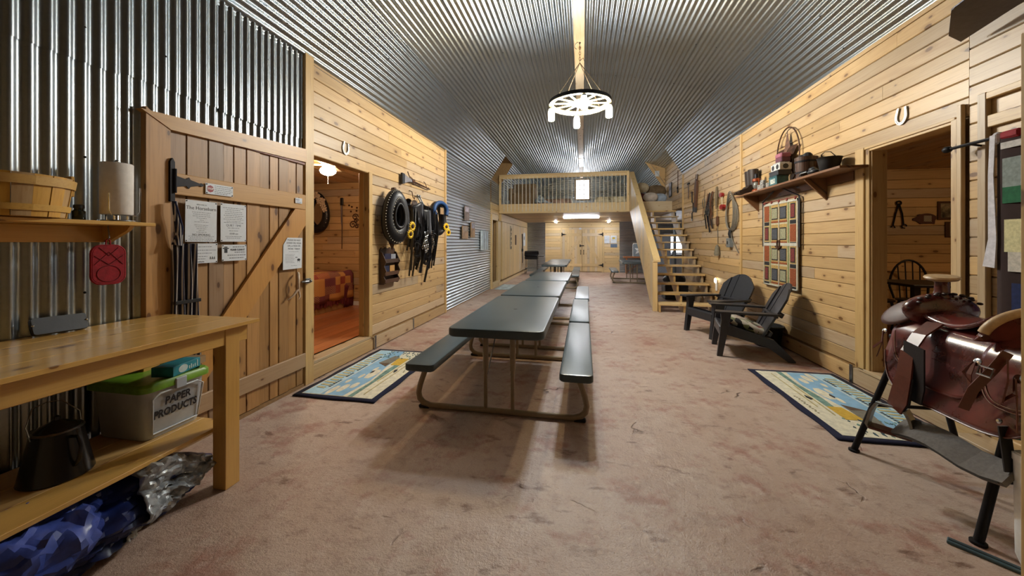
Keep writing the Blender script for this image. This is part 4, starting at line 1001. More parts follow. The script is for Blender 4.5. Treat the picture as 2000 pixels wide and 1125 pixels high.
# ---- picnic tables
TOPM = NT('resin_top'); tc = TOPM.n('ShaderNodeTexCoord').outputs['Object']; nz = TOPM.noise(tc, 160, 3, .6); n2_ = TOPM.noise(tc, 3, 4, .6)
TOPM.bump(nz, .05, .001); TOPM.out(TOPM.mix(TOPM.ramp(n2_, .3, .7), lin('#404d53'), lin('#4d5a60')), TOPM.ramp(n2_, .2, .8, .30, .33)); RESIN = TOPM.m
TAN_T = mat('tan_powdercoat', '#8f7f68', .35, .1, var=.03)
def picnic(label, loc, rz, group):
    t = thing('picnic_table', label, 'picnic table', loc, rz, group)
    loft_rr(MB(), [(.765, 1.835, .06, .672), (.785, 1.855, .07, .682), (.785, 1.855, .07, .728), (.772, 1.842, .064, .7385), (.75, 1.82, .055, .741)]).build('tabletop', RESIN, t, 40)
    MB().lathe([(.0, .7405), (.02, .7412), (.021, .7418)][1:], 16).build('umbrella_plug', BLACK_PLASTIC, t, 40)
    for s in (-1, 1):
        o = loft_rr(MB(), [(.24, 1.84, .035, .372), (.255, 1.855, .04, .38), (.255, 1.855, .04, .42), (.245, 1.845, .036, .4285), (.225, 1.825, .03, .431)]).build('bench_seat', RESIN, t, 40); o.location.x = s * .635
    for s in (-1, 1):
        y = s * .745; f = MB()
        pts = [(-.62, y, .388), (-.65, y, .34), (-.70, y, .20), (-.715, y, .13), (-.705, y, .08), (-.67, y, .045), (-.61, y, .026), (.61, y, .026), (.67, y, .045), (.705, y, .08), (.715, y, .13), (.70, y, .20), (.65, y, .34), (.62, y, .388)]
        f.tube(pts, .0245, 12); o = f.build('frame_tube', TAN_T, t, 50)
        for k in (-1, 1):
            MB().tube([(k * .115, y, .03), (k * .115, y, .385)], .0165, 10).build('leg_lower', TAN_T, t, 50)
            MB().tube([(k * .115, y, .375), (k * .115, y, .68)], .0235, 10).lathe([(.0245, .370), (.0245, .382)], 10, (k * .115, y, 0)).build('leg_upper', TAN_T, t, 50)
            MB().tube([(k * .10, y, .33), (k * .09, y - s * .38, .69)], .006, 6).build('brace', STEEL, t, 40)
            MB().box(k * .66 - .05, k * .66 + .05, y - .02, y + .02, 0, .03, .008).build('foot', BLACK_PLASTIC, t)
        MB().box(-.70, -.66, y - .012, y + .012, .36, .39).build('seat_bracket', TAN_T, t) if False else None
    return t
GP = 'dark resin picnic tables standing end to end'
p1 = picnic('dark resin picnic table, first of the row, beside bedroom doorway rug', (-.675, 3.735, 0), -.005, GP)
dup(p1, loc=(-.665, 5.655, 0), rz=-.008, label='dark resin picnic table, middle one of the three standing end to end')
dup(p1, loc=(-.63, 7.60, 0), rz=-.012, label='dark resin picnic table, third of the row, before the gap')
dup(p1, loc=(-.85, 12.25, 0), rz=.0, label='dark resin picnic table just inside the space under the loft')
dup(p1, loc=(-.84, 14.20, 0), rz=.0, label='dark resin picnic table nearest the pale double doors')
dup(p1, loc=(1.78, 14.1, 0), rz=-.03, label='dark resin picnic table under the loft behind the staircase')

# ---- wagon wheel chandelier
def chandelier(label, loc, rot=0.0):
    ch = thing('wagon_wheel_chandelier', label, 'chandelier', loc, rot)
    CW = mat('wheel_paint', '#c0af7c', .5); R = .44
    MB().tube([(R * math.cos(a), R * math.sin(a), 0) for a in [2 * PI * i / 48 for i in range(48)]], 1, closed=True, flat=(.028, .024)).build('rim', CW, ch, 40)
    MB().tube([((R + .027) * math.cos(a), (R + .027) * math.sin(a), .0) for a in [2 * PI * i / 48 for i in range(48)]], 1, closed=True, flat=(.026, .004)).build('iron_tyre', BLACK_IRON, ch, 40)
    MB().lathe([(.03, -.06), (.055, -.05), (.06, 0), (.055, .05), (.03, .06)], 20).build('hub', CW, ch, 40)
    for i in range(12):
        a = 2 * PI * i / 12 + .13; MB().tube([(.05 * math.cos(a), .05 * math.sin(a), 0), ((R - .01) * math.cos(a), (R - .01) * math.sin(a), 0)], [.016, .012], 8).build('spoke', CW, ch, 50)
    CH = mat('rusty_chain', '#5a4a35', .5, .7)
    for i in range(4):
        a = PI / 4 + i * PI / 2; MB().tube([((R) * math.cos(a), R * math.sin(a), .03), (0, 0, .62)], .006, 6).build('hanging_chain', CH, ch, 40)
    m = MB(); 
    for i in range(8):
        z = .64 + i * .042; m.tube([(.012 * math.cos(b) * (1 if i % 2 else 0), .012 * math.cos(b) * (0 if i % 2 else 1), z + .026 * math.sin(b)) for b in [k * PI / 4 for k in range(8)]], .0035, 5, True)
    m.build('chain', CH, ch, 40)
    MB().tube([(-.05 - .03 * math.sin(k), .0 + .03 * math.cos(k), .85 + .02 * k) for k in [i * .8 for i in range(8)]], .004, 5).tube([(0, 0, .65), (.05, .02, .7), (.07, .0, .64)], .004, 5).build('cord', BLACK_IRON, ch, 40)
    MB().lathe([(.018, .93), (.022, .955)], 14).build('ceiling_hook', BLACK_IRON, ch, 40)
    WARM, COOL = emit('jar_bulb_warm', '#ffe0a6', JAR_WARM), emit('jar_bulb_cool', '#eaf6ff', JAR_COOL)
    for i, a in enumerate((PI, 0, PI * .5 + .12, -PI / 2 + .14)):
        x, y = (R - .005) * math.cos(a), (R - .005) * math.sin(a); m = WARM if i < 2 else COOL
        j = MB().lathe([(.022, -.245), (.042, -.24), (.048, -.225), (.048, -.10), (.036, -.075), (.036, -.06)], 18, (x, y, 0)).build('mason_jar', m, ch, 40)
        MB().lathe([(.040, -.065), (.040, -.04), (.01, -.03)], 18, (x, y, 0)).build('jar_lid', STEEL, j, 40)
    return ch
chandelier('wagon wheel chandelier with glowing jar bulbs above the picnic tables', (-.035, 5.75, 3.56))
# ================================================================== BEDROOM THINGS
bd = thing('bed', 'wooden bed base with drawer front in the small bedroom', 'bed', (-4.40, 0, .2))
MB().box(-1.2, 0, 4.3, 6.48, .0, .10, .004).box(-1.2, -.02, 4.32, 6.46, .1, .45, .004).build('base', RED_Y, bd)
MB().box(-.02, .0, 4.3, 6.48, .10, .20, .004).build('side_board', RED_Y, bd); MB().box(-.02, .006, 4.3, 6.48, .23, .44, .004).build('drawer_front', RED_Y, bd)
MB().box(-1.18, -.02, 4.32, 6.46, .45, .66, .03).build('mattress', WHITE, bd)
qm = NT('patchwork'); tc = qm.n('ShaderNodeNewGeometry').outputs['Position']
mp = qm.n('ShaderNodeMapping'); qm.set(mp.inputs[0], tc); mp.inputs['Scale'].default_value = (7, 7, 7)
vo = qm.n('ShaderNodeTexVoronoi', distance='CHEBYCHEV'); qm.set(vo.inputs['Vector'], mp.outputs[0]); vo.inputs['Randomness'].default_value = .15; vo.inputs['Scale'].default_value = 1
sc_ = qm.n('ShaderNodeSeparateColor'); qm.set(sc_.inputs[0], vo.outputs['Color'])
ck = qm.n('ShaderNodeTexChecker'); qm.set(ck.inputs[0], tc); ck.inputs['Scale'].default_value = 55
c1 = qm.mix(qm.ramp(sc_.outputs[0], .3, .34), lin('#a04f42'), lin('#cf9a5a')); c1 = qm.mix(qm.ramp(sc_.outputs[1], .66, .7), c1, lin('#7d4450')); c1 = qm.mix(qm.math('MULTIPLY', ck.outputs[1], qm.ramp(sc_.outputs[2], .5, .52, 0, .5)), c1, lin('#d8b072')); qm.out(c1, .9)
qt = thing('patchwork_bedspread', 'rust and gold patchwork bedspread with fringe on the bed', 'bedspread', (-4.40, 0, .2))
def spread(u, v):
    y = 4.28 + v * 2.19; d = u * 1.65 - 1.15
    if d < 0: return (d, y, .675 + .012 * math.sin(y * 9 + d * 7))
    return (.02 + .02 * math.sin(y * 16) * d * 2, y, .675 - d)
MB().grid(spread, 22, 40).build('cloth', qm.m, qt, 60, thick=.012)
MB().grid(lambda u, v: (.022 + .012 * math.sin(v * 170), 4.28 + v * 2.19, .19 - .09 * u * (1 + .25 * math.sin(v * 90))), 2, 120).build('fringe', mat('fringe_red', '#6e2a2a', .95), qt, 60)
MB().grid(lambda u, v: (.03 - .02 * u, 6.2 + .28 * v, .42 - .42 * u + .02 * math.sin(v * 12)), 6, 8).build('hanging_corner', mat('corner_red', '#6a2430', .95), qt, 60, thick=.008)
# ceiling fan with light
fn = thing('ceiling_fan', 'white ceiling fan with glowing round lamp in the bedroom', 'ceiling fan', (-3.52, 4.62, 2.60))
MB().lathe([(.05, 0), (.05, -.03), (.02, -.04), (.02, -.06), (.07, -.065), (.075, -.10), (.04, -.12)], 20).build('motor', WHITE, fn, 40)
for i in range(4): MB(rotz(.35 + i * PI / 2)).box(.06, .48, -.055, .055, -.085, -.078, .003).build('blade', mat('blade_cream', '#d8c6a8', .5), fn)
MB().ball((0, 0, -.165), .105, 20, 10, 1, 1, .62).build('lamp_globe', emit('fan_globe', '#ffd9b4', FAN_LAMP), fn, 60)
MB().tube([(0, 0, -.22), (0, 0, -.34)], .0025, 6).ball((0, 0, -.345), .008).build('pull_chain', WHITE, fn)
# collar mirror with flowers
cw = thing('flowered_collar', 'black horse collar mirror decked with cream flowers in bedroom', 'wreath', M=onF(-5.16, 2.02, 6.498))
MB().grid(fat_loop(.22, .33, .07, .06, .07), 40, 10, True).build('padding', BLACK_LEATHER, cw, 60)
MB().lathe([(.2, .02), (.2, .025)], 30, sx=.9, sy=1.3).build('mirror', mat('mirror', '#b9b3ac', .08, 1.0, var=.02), cw)
for i in range(26): a = -PI * .9 + i * PI * 1.8 / 25 - PI / 2 + PI; MB().lathe([(.008, 0), (.006, .006)], 6, (.27 * math.cos(a) * (1 - .16 * math.sin(a)), .38 * math.sin(a), .11)).build('stud', WST, cw)
FLW = mat('cream_flower', '#d9c3a4', .8); rg = random.Random(3)
for i in range(16):
    a = rg.uniform(.1, PI * .75); r = rg.uniform(.85, 1.1); x, y = .23 * math.cos(a) * r, .34 * math.sin(a) * r; m = MB(T(x, y, .12 + rg.uniform(0, .04)))
    for k in range(5): b = 2 * PI * k / 5 + i; m.add([(0, 0, .01), (.05 * math.cos(b - .5), .05 * math.sin(b - .5), .02), (.065 * math.cos(b), .065 * math.sin(b), .005), (.05 * math.cos(b + .5), .05 * math.sin(b + .5), .02)], [(0, 1, 2, 3)])
    m.build('flower', FLW, cw)
rc_ = thing('riding_crop', 'long brown leather whip hanging on the bedroom wall', 'whip', M=onF(-4.63, 1.85, 6.498))
MB().box(-.03, .03, .30, .45, .005, .04, .01).build('handle', BLACK_LEATHER, rc_)
MB().tube([(.0, .30, .02), (.005, -.1, .02), (.0, -.55, .02)], [.012, .01, .006], 6).tube([(-.02, .3, .02), (-.015, .0, .02), (.0, -.12, .02)], .006, 5).build('lash', mat('brown_leather', '#4b2a18', .45), rc_)
io = thing('iron_wall_scroll', 'dark iron scroll ornament beside the bedroom doorway', 'wall ornament', M=onF(-4.36, 1.80, 6.498))
for cx_, cy_, r in ((.02, .12, .07), (-.03, -.03, .08), (.06, -.06, .05), (.04, .05, .05)): MB().tube([(cx_ + r * (1 - k / 16) * math.cos(k * .7), cy_ + r * (1 - k / 16) * math.sin(k * .7), .02) for k in range(14)], .009, 6).build('scroll', RUST, io, 40)
for x, y in ((-.12, .35), (-.06, .32), (.05, .30), (-.08, .23), (.04, .24)): MB().lathe([(.02, .004), (.02, .012)], 6, (x, y, 0)).build('leaf', RUST, io)

# ================================================================== RIGHT SIDE THINGS
# ---- long wall shelf
ws = thing('long_wall_shelf', 'long dark-stained wall shelf on triangular brackets above the quilt', 'shelf')
MB().box(2.45, 2.70, 4.10, 6.60, 2.150, 2.175, .003).build('shelf_board', SHELF_Y, ws)
MB().box(2.69, 2.702, 4.3, 6.5, 2.06, 2.15, .002).build('back_rail', SHELF_Y, ws)
for y in (6.34, 4.72): MB().prism([(2.70, 2.15), (2.48, 2.15), (2.48, 2.13), (2.70, 1.90)], y, y + .022, 'y').build('bracket', SHELF_Y, ws)
SZ = 2.176
def cowboy_boot(parent, M):
    m = MB(M); BR = mat('boot_brown', '#2f221a', .5, bump=.2)
    m.lathe([(.045, .10), (.05, .16), (.058, .3), (.06, .33)], 14, (0, 0, 0), 1.0, 1.25); m.build('shaft', BR, parent, 50)
    MB(M).prism([(-.06, .02), (-.065, .10), (-.02, .13), (.06, .12), (.09, .08), (.17, .055), (.195, .03), (.18, .012), (.05, .012), (.0, .02)], -.04, .04, 'y').build('foot', BR, parent, 50)
    MB(M).prism([(-.065, 0), (-.06, .03), (.0, .025), (-.01, 0)], -.032, .032, 'y').build('heel', BLACK_LEATHER, parent)
b1 = thing('cowboy_boot', 'old brown cowboy boot at the stair end of long shelf', 'boot', group='pair of old boots on the long shelf'); cowboy_boot(b1, Matrix.Translation((2.63, 6.50, SZ)) @ Matrix.Scale(1.15, 4) @ rotz(PI))
b2 = thing('cowboy_boot', 'old brown cowboy boot standing next to the orange lantern', 'boot', group='pair of old boots on the long shelf'); cowboy_boot(b2, Matrix.Translation((2.61, 6.33, SZ)) @ Matrix.Scale(1.15, 4) @ rotz(PI * 1.02))
ln = thing('oil_lantern', 'orange hurricane lantern between old boots and speckled mugs', 'lantern', (2.57, 6.12, SZ))
ORG = mat('lantern_orange', '#8a3d14', .4, .3)
MB().lathe([(.06, 0), (.062, .02), (.05, .045), (.03, .055)], 18).build('tank', ORG, ln, 40); MB().lathe([(.03, .055), (.045, .08), (.047, .12), (.03, .16)], 16).build('globe', mat('smoky_glass', '#6d6a63', .1, 0), ln, 40)
MB().lathe([(.03, .16), (.055, .165), (.055, .20), (.035, .21)], 16).build('hood', ORG, ln, 40); MB().lathe([(.032, .21), (.032, .27), (.026, .28)], 14).build('chimney', BLACK_IRON, ln, 40)
for s in (-1, 1): MB().tube([(0, s * .05, .03), (0, s * .075, .08), (0, s * .07, .17), (0, s * .04, .21)], .006, 6).build('side_tube', ORG, ln, 40)
rg = random.Random(21); i = 0
for lab, y, x, kk in (('speckled tin mug, nearest the orange lantern on long shelf', 5.93, 2.54, 0), ('speckled tin mug between two others on long shelf', 5.84, 2.60, 1), ('small speckled jar behind the tin mugs on shelf', 5.80, 2.52, 2), ('speckled tin mug beside the teal tin on shelf', 5.72, 2.56, 0), ('stubby speckled jar stacked on the tin mugs', 5.86, 2.55, 3)):
    t = thing('speckled_mug', lab, 'mug', (x, y, SZ + (.082 if kk == 3 else 0))); h = .08 + .012 * kk if kk < 3 else .06
    MB().lathe([(.034, 0), (.037, .004), (.037, h), (.033, h), (.033, .01)], 14).build('body', mat('speckle', '#8f8c86', .4, var=.9, scale=70), t, 40)
    MB().tube([(0, -.036, h * .8), (0, -.06, h * .7), (0, -.06, h * .35), (0, -.036, h * .25)], .004, 6).build('handle', STEEL, t, 40)
t = thing('tin_box', 'teal tin with white print at the bottom of the shelf stack', 'tin', (2.53, 5.40, SZ))
MB().box(-.07, .07, -.10, .10, 0, .11, .004).build('body', mat('teal_tin', '#2e5c60', .4, var=.2), t); MB().box(-.072, -.0702, -.06, .06, .02, .08).build('print', mat('tin_print', '#b9beb4', .5, var=.4, scale=40), t); MB().box(-.073, .073, -.103, .103, .10, .118, .004).build('lid', mat('teal_tin_lid', '#244a50', .4), t)
t = thing('dark_box', 'flat dark grey box on the teal tin', 'box', (2.54, 5.39, SZ + .119)); MB().box(-.075, .075, -.115, .115, 0, .06, .004).build('body', mat('slate_box', '#2b2c30', .5), t); MB().box(-.077, .077, -.117, .117, .04, .065, .004).build('lid', mat('slate_lid', '#25262a', .5), t)
t = thing('cow_print_box', 'white box with black round spots in shelf stack', 'box', (2.55, 5.38, SZ + .185)); MB().box(-.07, .07, -.11, .11, 0, .085, .004).build('body', mat('box_white', '#c8c6c2', .5), t)
for y in (-.055, .055): m = MB(frame((-.0705, y, .043), (0, -1, 0), (0, 0, 1), (-1, 0, 0))); m.lathe([(.034, 0), (.034, .0008)], 8).build('spot', BLACK_PLASTIC, t)
m = MB(frame((0, -.1105, .043), (1, 0, 0), (0, 0, 1), (0, -1, 0))); m.lathe([(.034, 0), (.034, .0008)], 8).build('spot', BLACK_PLASTIC, t)
MB().box(-.06, .06, -.09, .09, .085, .105, .005).build('lid', mat('speckle', '#8f8c86', .4), t)
t = thing('pink_hat_box', 'small plum trinket box topping the shelf stack', 'box', (2.56, 5.36, SZ + .291)); MB().box(-.055, .055, -.075, .075, 0, .06, .01).build('body', mat('plum', '#5a2f3e', .6), t); MB().box(-.058, .058, -.078, .078, .055, .115, .012).build('lid', mat('dusty_pink', '#96586a', .7), t)
sr = thing('star_ring', 'rusty barn star inside a thin iron ring leaning on wall', 'wall ornament', M=onR(5.46, 2.57, 2.675))
MB().tube([(.27 * math.cos(a), .37 * math.sin(a), .01) for a in [2 * PI * k / 40 for k in range(40)]], .009, 6, True).build('ring', RUST, sr, 40)
for k in range(5):
    a = PI / 2 + k * 2 * PI / 5; b0, b1_ = a - PI / 5, a + PI / 5; P = lambda r, q, z: (r * math.cos(q) * .76, r * math.sin(q), z)
    MB().add([P(.34, a, .012), P(.135, b0, .012), (0, 0, .06), P(.135, b1_, .012), (0, 0, .004)], [(0, 1, 2), (0, 2, 3), (0, 4, 1), (0, 3, 4), (1, 4, 2), (3, 2, 4)]).build('star_point', RUST, sr)
bkt = thing('wooden_bucket', 'old brown wooden stave bucket with iron hoops on shelf', 'bucket', (2.575, 4.90, SZ))
for i in range(14): a0 = 2 * PI * i / 14; arc_slab(MB(), .095, .118, 0, .27, a0 + .012, a0 + 2 * PI / 14 - .012, .012, 3).build('stave', DARKWOOD, bkt)
for z, r in ((.06, .113), (.20, .125)): b = MB(); arc_slab(b, r, r + .002, z, z + .022, 0, 2 * PI, .004, 28); b.build('hoop', BLACK_IRON, bkt, 40)
MB().lathe([(.095, .005), (.095, .015)], 20).build('base', DARKWOOD, bkt)
MB().ball((0, -.03, .275), .06, 10, 6).ball((.03, .05, .27), .05, 10, 6).ball((-.04, .03, .265), .05, 10, 6).build('contents', mat('charcoal_lumps', '#17161a', .8), bkt)
pk = thing('cast_iron_pot', 'black flared iron pot at the doorway end of the shelf', 'pot', (2.565, 4.50, SZ))
MB().lathe([(.085, 0), (.09, .005), (.115, .13), (.125, .17), (.131, .175), (.123, .178), (.11, .13), (.08, .015)], 26).build('body', mat('cast_iron', '#1b1816', .6, .3), pk, 40)
MB().tube([(0, -.126, .165), (-.04, -.09, .235), (-.05, 0, .255), (-.04, .09, .235), (0, .126, .165)], .005, 6).build('bail', BLACK_IRON, pk, 40)
bkt.scale = (.86, .86, .9); pk.scale = (.85, .85, .82); bkt.location.y = 4.88; pk.location.y = 4.45
gl = thing('work_gloves', 'dark crumpled work gloves lying between bucket and pot', 'gloves', (2.53, 4.66, SZ)); MB().ball((0, 0, .035), .05, 12, 8, 1, 1.6, .7).ball((.02, .05, .07), .04, 10, 6, 1, 1.3, .8).build('palm', BLACK_LEATHER, gl, 60)
for k in range(3): MB().tube([(-.03 + .02 * k, .06, .05), (-.06 + .02 * k, .11, .04), (-.07 + .02 * k, .14, .02)], [.014, .012, .008], 6).build('finger', BLACK_LEATHER, gl, 60)
# ---- quilted banner
qb = thing('quilted_banner', 'patchwork banner with horseshoe blocks hanging by black straps', 'wall hanging', M=onR(5.66, 1.40, 2.675))
w, h = .445, .585
MB().box(-w, w, -h, h, .004, .012, .002).build('backing', mat('banner_cream', '#b3a88c', .9), qb)
cols = [(-.43, -.29), (-.25, -.01), (-.0 + .01, .20), (.27, .42)]
QC = {'o': '#84431f', 'r': '#6d2b28', 'k': '#1a191c', 'g': '#7c8050', 'd': '#45474d', 'y': '#a88a50', 'l': '#8f8d70'}
def qp(x0, x1, y0, y1, c, z=.0125): MB().box(x0, x1, y0, y1, z, z + .002).build('patch', mat('quilt_' + c, QC[c], .9, var=.18, scale=60), qb)
for k, seq in ((0, 'okrkokrk'), (3, 'rkokrkok')):
    x0, x1 = (-.42, -.28) if k == 0 else (.26, .40); y = .55
    for c in seq:
        hh = .225 if c in 'or' else .05; 
        if c == 'r': qp(x0, x1, y - hh, y, 'y'); qp(x0 + .015, x1 - .015, y - hh + .015, y - .015, 'k', .0145); qp(x0 + .03, x1 - .03, y - hh + .03, y - .03, 'r', .0165)
        else: qp(x0, x1, y - hh, y, c)
        y -= hh + .006
qp(-.265, -.235, -.56, .56, 'g'); qp(.205, .24, -.56, .56, 'g')
for x0, x1, sg in ((-.22, -.03, 0), (.0, .19, 1)):
    for r in range(4):
        yc = .43 - r * .285; qp(x0, x1, yc - .13, yc + .13, 'y'); qp(x0 + .012, x1 - .012, yc - .085, yc + .085, 'k', .0145); qp(x0 + .025, x1 - .025, yc - .07, yc + .07, 'd' if (r + sg) % 2 else 'l', .0165); qp(x0, x1, yc - .128, yc - .105, 'o', .0145)
for a in ((-.02, -.005, -h, h), (-.44, .44, -.02, .02), (-.445, -.43, -h, h), (.43, .445, -h, h), (-.445, .445, -h, -h + .015), (-.445, .445, h - .03, h)): MB().box(*a, .0125, .019).build('sash_strip', mat('sash_grey', '#b6b2a4', .9), qb)
MB().tube([(.03 * math.cos(a) - .01, .07 * math.sin(a), .024) for a in [PI * (.7 + 1.6 * k / 12) for k in range(13)]], .012, 6).tube([(.07 * math.cos(a) - .01, .03 * math.sin(a) - .02, .026) for a in [PI * (.0 - 1.0 * k / 10) for k in range(11)]], .010, 6).build('horseshoe_charm', RUST, qb, 40)
MB().tube([(-w, h + .02, .02), (w, h + .02, .02)], .006, 6).build('hanging_rod', mat('red_rod', '#7a2f22', .5), qb)
for x in (-.4, -.2, 0, .2, .4): MB().box(x - .015, x + .015, h - .01, h + .03, .012, .028, .003).build('tab', mat('red_rod', '#7a2f22', .5), qb)
for s in (-1, 1):
    MB().tube([(s * .47, h + .03, .02), (s * .03, h + .2, .03)], 1, flat=(.012, .003)).build('top_strap', BLACK_LEATHER, qb); MB().box(s * .455, s * .485, h - .62, h + .03, .01, .016).build('side_strap', BLACK_LEATHER, qb)

# ---- hung tools and tack
def hang(name, label, cat, y, z, x=2.70): return thing(name, label, cat, M=onR(y, z, x))
LB = mat('saddle_tan', '#5a3a26', .5, bump=.2)
t = hang('claw_hammer', 'old claw hammer hung next to the stair trim', 'hammer', 10.15, 2.78); MB().tube([(0, -.22, .02), (0, .14, .02)], .012, 8).build('handle', DARKWOOD, t, 40); MB().box(-.07, .09, .13, .17, .005, .035, .005).build('head', BLACK_IRON, t)
t = hang('brace_drill', 'black crank brace hung below the leather scabbard', 'hand tool', 9.83, 2.30); MB().tube([(0, .35, .02), (0, .12, .02), (.09, .09, .02), (.09, -.12, .02), (0, -.15, .02), (0, -.3, .02)], .014, 8).build('crank', BLACK_IRON, t, 40); MB().ball((0, .36, .02), .03).build('knob', DARKWOOD, t); MB().box(-.05, .02, -.34, -.29, .01, .03).build('bit', STEEL, t)
t = hang('leather_scabbard', 'long tan leather scabbard with black tip on nail', 'scabbard', 9.48, 2.62); MB(Matrix.Rotation(-.2, 4, 'Z')).prism([(-.06, .30), (.06, .28), (.10, .05), (.09, -.2), (.08, -.36), (-.05, -.36), (-.06, -.1), (-.10, .1)], .005, .05).build('sheath', LB, t); MB(Matrix.Rotation(-.2, 4, 'Z')).box(-.055, .085, -.47, -.35, .004, .052, .006).build('tip', mat('scabbard_tip', '#33363a', .6), t); MB().tube([(0.05, .3, .03), (.06, .42, .02)], .03, 8).build('grip', DARKWOOD, t, 40)
t = hang('bridle_bits', 'tangle of bridles and steel bits hanging on the wall', 'bridle', 8.5, 2.15); rg = random.Random(2)
for i in range(12):
    x, y0 = rg.uniform(-.16, .18), rg.uniform(.1, .35); MB().tube([(x, y0, .03), (x + rg.uniform(-.08, .08), y0 - .25, .08), (x + rg.uniform(-.1, .1), y0 - rg.uniform(.4, .75), .04)], 1, flat=(.012, .004)).build('strap', LB if i % 2 else BLACK_LEATHER, t)
for i in range(7): x, y0 = rg.uniform(-.14, .14), rg.uniform(-.15, .15); MB().tube([(x + .045 * math.cos(k * PI / 5), y0 + .06 * math.sin(k * PI / 5), .09) for k in range(10)], .007, 6, True).build('ring', STEEL, t, 40)
t = hang('horse_bit', 'small steel bit on cord above the bridle tangle', 'horse bit', 8.9, 2.30); MB().tube([(.08 * math.cos(k * PI / 8), .10 * math.sin(k * PI / 8), .03) for k in range(16)], .008, 6, True).build('ring', STEEL, t, 40); MB().tube([(0, .1, .02), (.02, .3, .01)], .006).tube([(-.02, -.1, .03), (-.05, -.3, .03)], .008).build('cord', LB, t)
t = hang('wooden_hame', 'greyed wooden hame with thin chain hanging down', 'hame', 8.08, 2.25); MB().tube([(.0, .30, .03), (.03, .1, .05), (.0, -.15, .04)], [.018, .03, .015], 8).build('wood_bar', mat('weathered_wood', '#6b5c44', .7), t, 40); MB().tube([(0, -.15, .03), (.01, -.5, .02), (.0, -.85, .01)], .006, 5).build('chain', STEEL, t); MB().prism([(-.03, -.3), (.04, -.3), (.05, -.45), (.02, -.5), (-.03, -.45)], .01, .04).build('leather_tab', LB, t)
t = hang('red_pulley', 'red rope pulley block hanging on the board wall', 'pulley', 7.80, 2.22); RP = mat('pulley_red', '#8a1a1c', .4)
MB().lathe([(.06, 0), (.065, .02), (.06, .05)], 14, (-.02, .13, .005), 1.1, .7).build('upper_block', RP, t, 40); MB().lathe([(.07, 0), (.075, .03), (.07, .06)], 14, (.04, -.11, .005), 1.3, .7).build('lower_block', RP, t, 40)
for k in range(3): MB().tube([(-.04 + .03 * k, .1, .03), (.0 + .035 * k, -.08, .04)], .005, 5).build('rope', mat('rope_pale', '#b9a98c', .9), t)
t = hang('lasso_rope', 'coiled grey lasso rope hanging near the shelf bracket', 'rope', 7.36, 1.99); rg = random.Random(4)
for k in range(5):
    a_, b_ = .29 - .03 * k + rg.uniform(-.015, .015), .29 + .014 * k; MB().tube([(a_ * math.cos(j * PI / 14) * (1 - .12 * math.sin(j * PI / 14)), b_ * math.sin(j * PI / 14) + .02 * k - .06, .02 + .008 * k) for j in range(28)], .010, 6, True).build('coil', mat('rope_grey', '#6f685c', .85), t, 50)
MB().tube([(.0, -.38, .03), (.04, -.5, .03), (.14, -.62, .02), (.3, -.75, .02)], .008, 6).build('tail', mat('rope_grey', '#6f685c', .85), t)
t = hang('rope_brush', 'frayed grey rope end hanging low on the board wall', 'rope', 8.0, 1.28); MB(T(0, 0, .05) @ Matrix.Rotation(-PI / 2, 4, 'X')).lathe([(.05, -.12), (.06, -.08), (.035, .06), (.012, .10)], 12).build('frayed_end', mat('frayed', '#77705f', .95, bump=.5), t, 60)
t = hang('switch_box', 'grey metal switch box with black cable on the wall', 'switch box', 7.40, 1.42); MB().box(-.07, .07, -.085, .085, 0, .075, .006).build('box', mat('switch_grey', '#7f8588', .4, .3), t); MB().tube([(.03, .085, .03), (.03, .16, .05), (.02, .24, .03)], .03, 8).build('cable', BLACK_PLASTIC, t, 40); MB().box(-.02, .02, -.03, .03, .075, .082, .003).build('switch', BLACK_PLASTIC, t)
t = hang('key_bunch', 'bunch of old iron keys on a long cord by the loft', 'keys', 11.25, 2.93); MB().tube([(-.03, .08, .01), (-.01, .55, .01), (.02, .55, .01), (.03, .08, .01)], .005, 5).build('cord', LB, t)
for k in range(5): MB(Matrix.Rotation(-.6 + .3 * k, 4, 'Z')).tube([(.025 * math.cos(j * PI / 4), .06 + .025 * math.sin(j * PI / 4), .02) for j in range(8)], .007, 5, True).tube([(0, .035, .02), (0, -.09, .02)], .009, 6).box(0, .035, -.09, -.06, .013, .027).build('key', BLACK_IRON, t)
t = hang('framed_print', 'dark framed print on the pale boards beside the loft', 'picture', 12.15, 3.05); MB().box(-.16, .16, -.22, .22, 0, .025, .003).build('frame', BLACK_PLASTIC, t); MB().box(-.13, .13, -.19, .19, .025, .027).build('print', mat('print_grey', '#8d8a92', .5, var=.5, scale=6), t)
t = thing('night_light', 'small lit sensor lamp on a post by the stair foot', 'lamp', M=onR(8.15, .62, 2.70)); MB().box(-.03, .03, -.18, .05, 0, .03, .008).build('body', WHITE, t); MB().ball((0, .03, .035), .045, 12, 8, .8, 1.2, .5).build('lens', emit('night_glow', '#fff0c8', 8), t, 60)

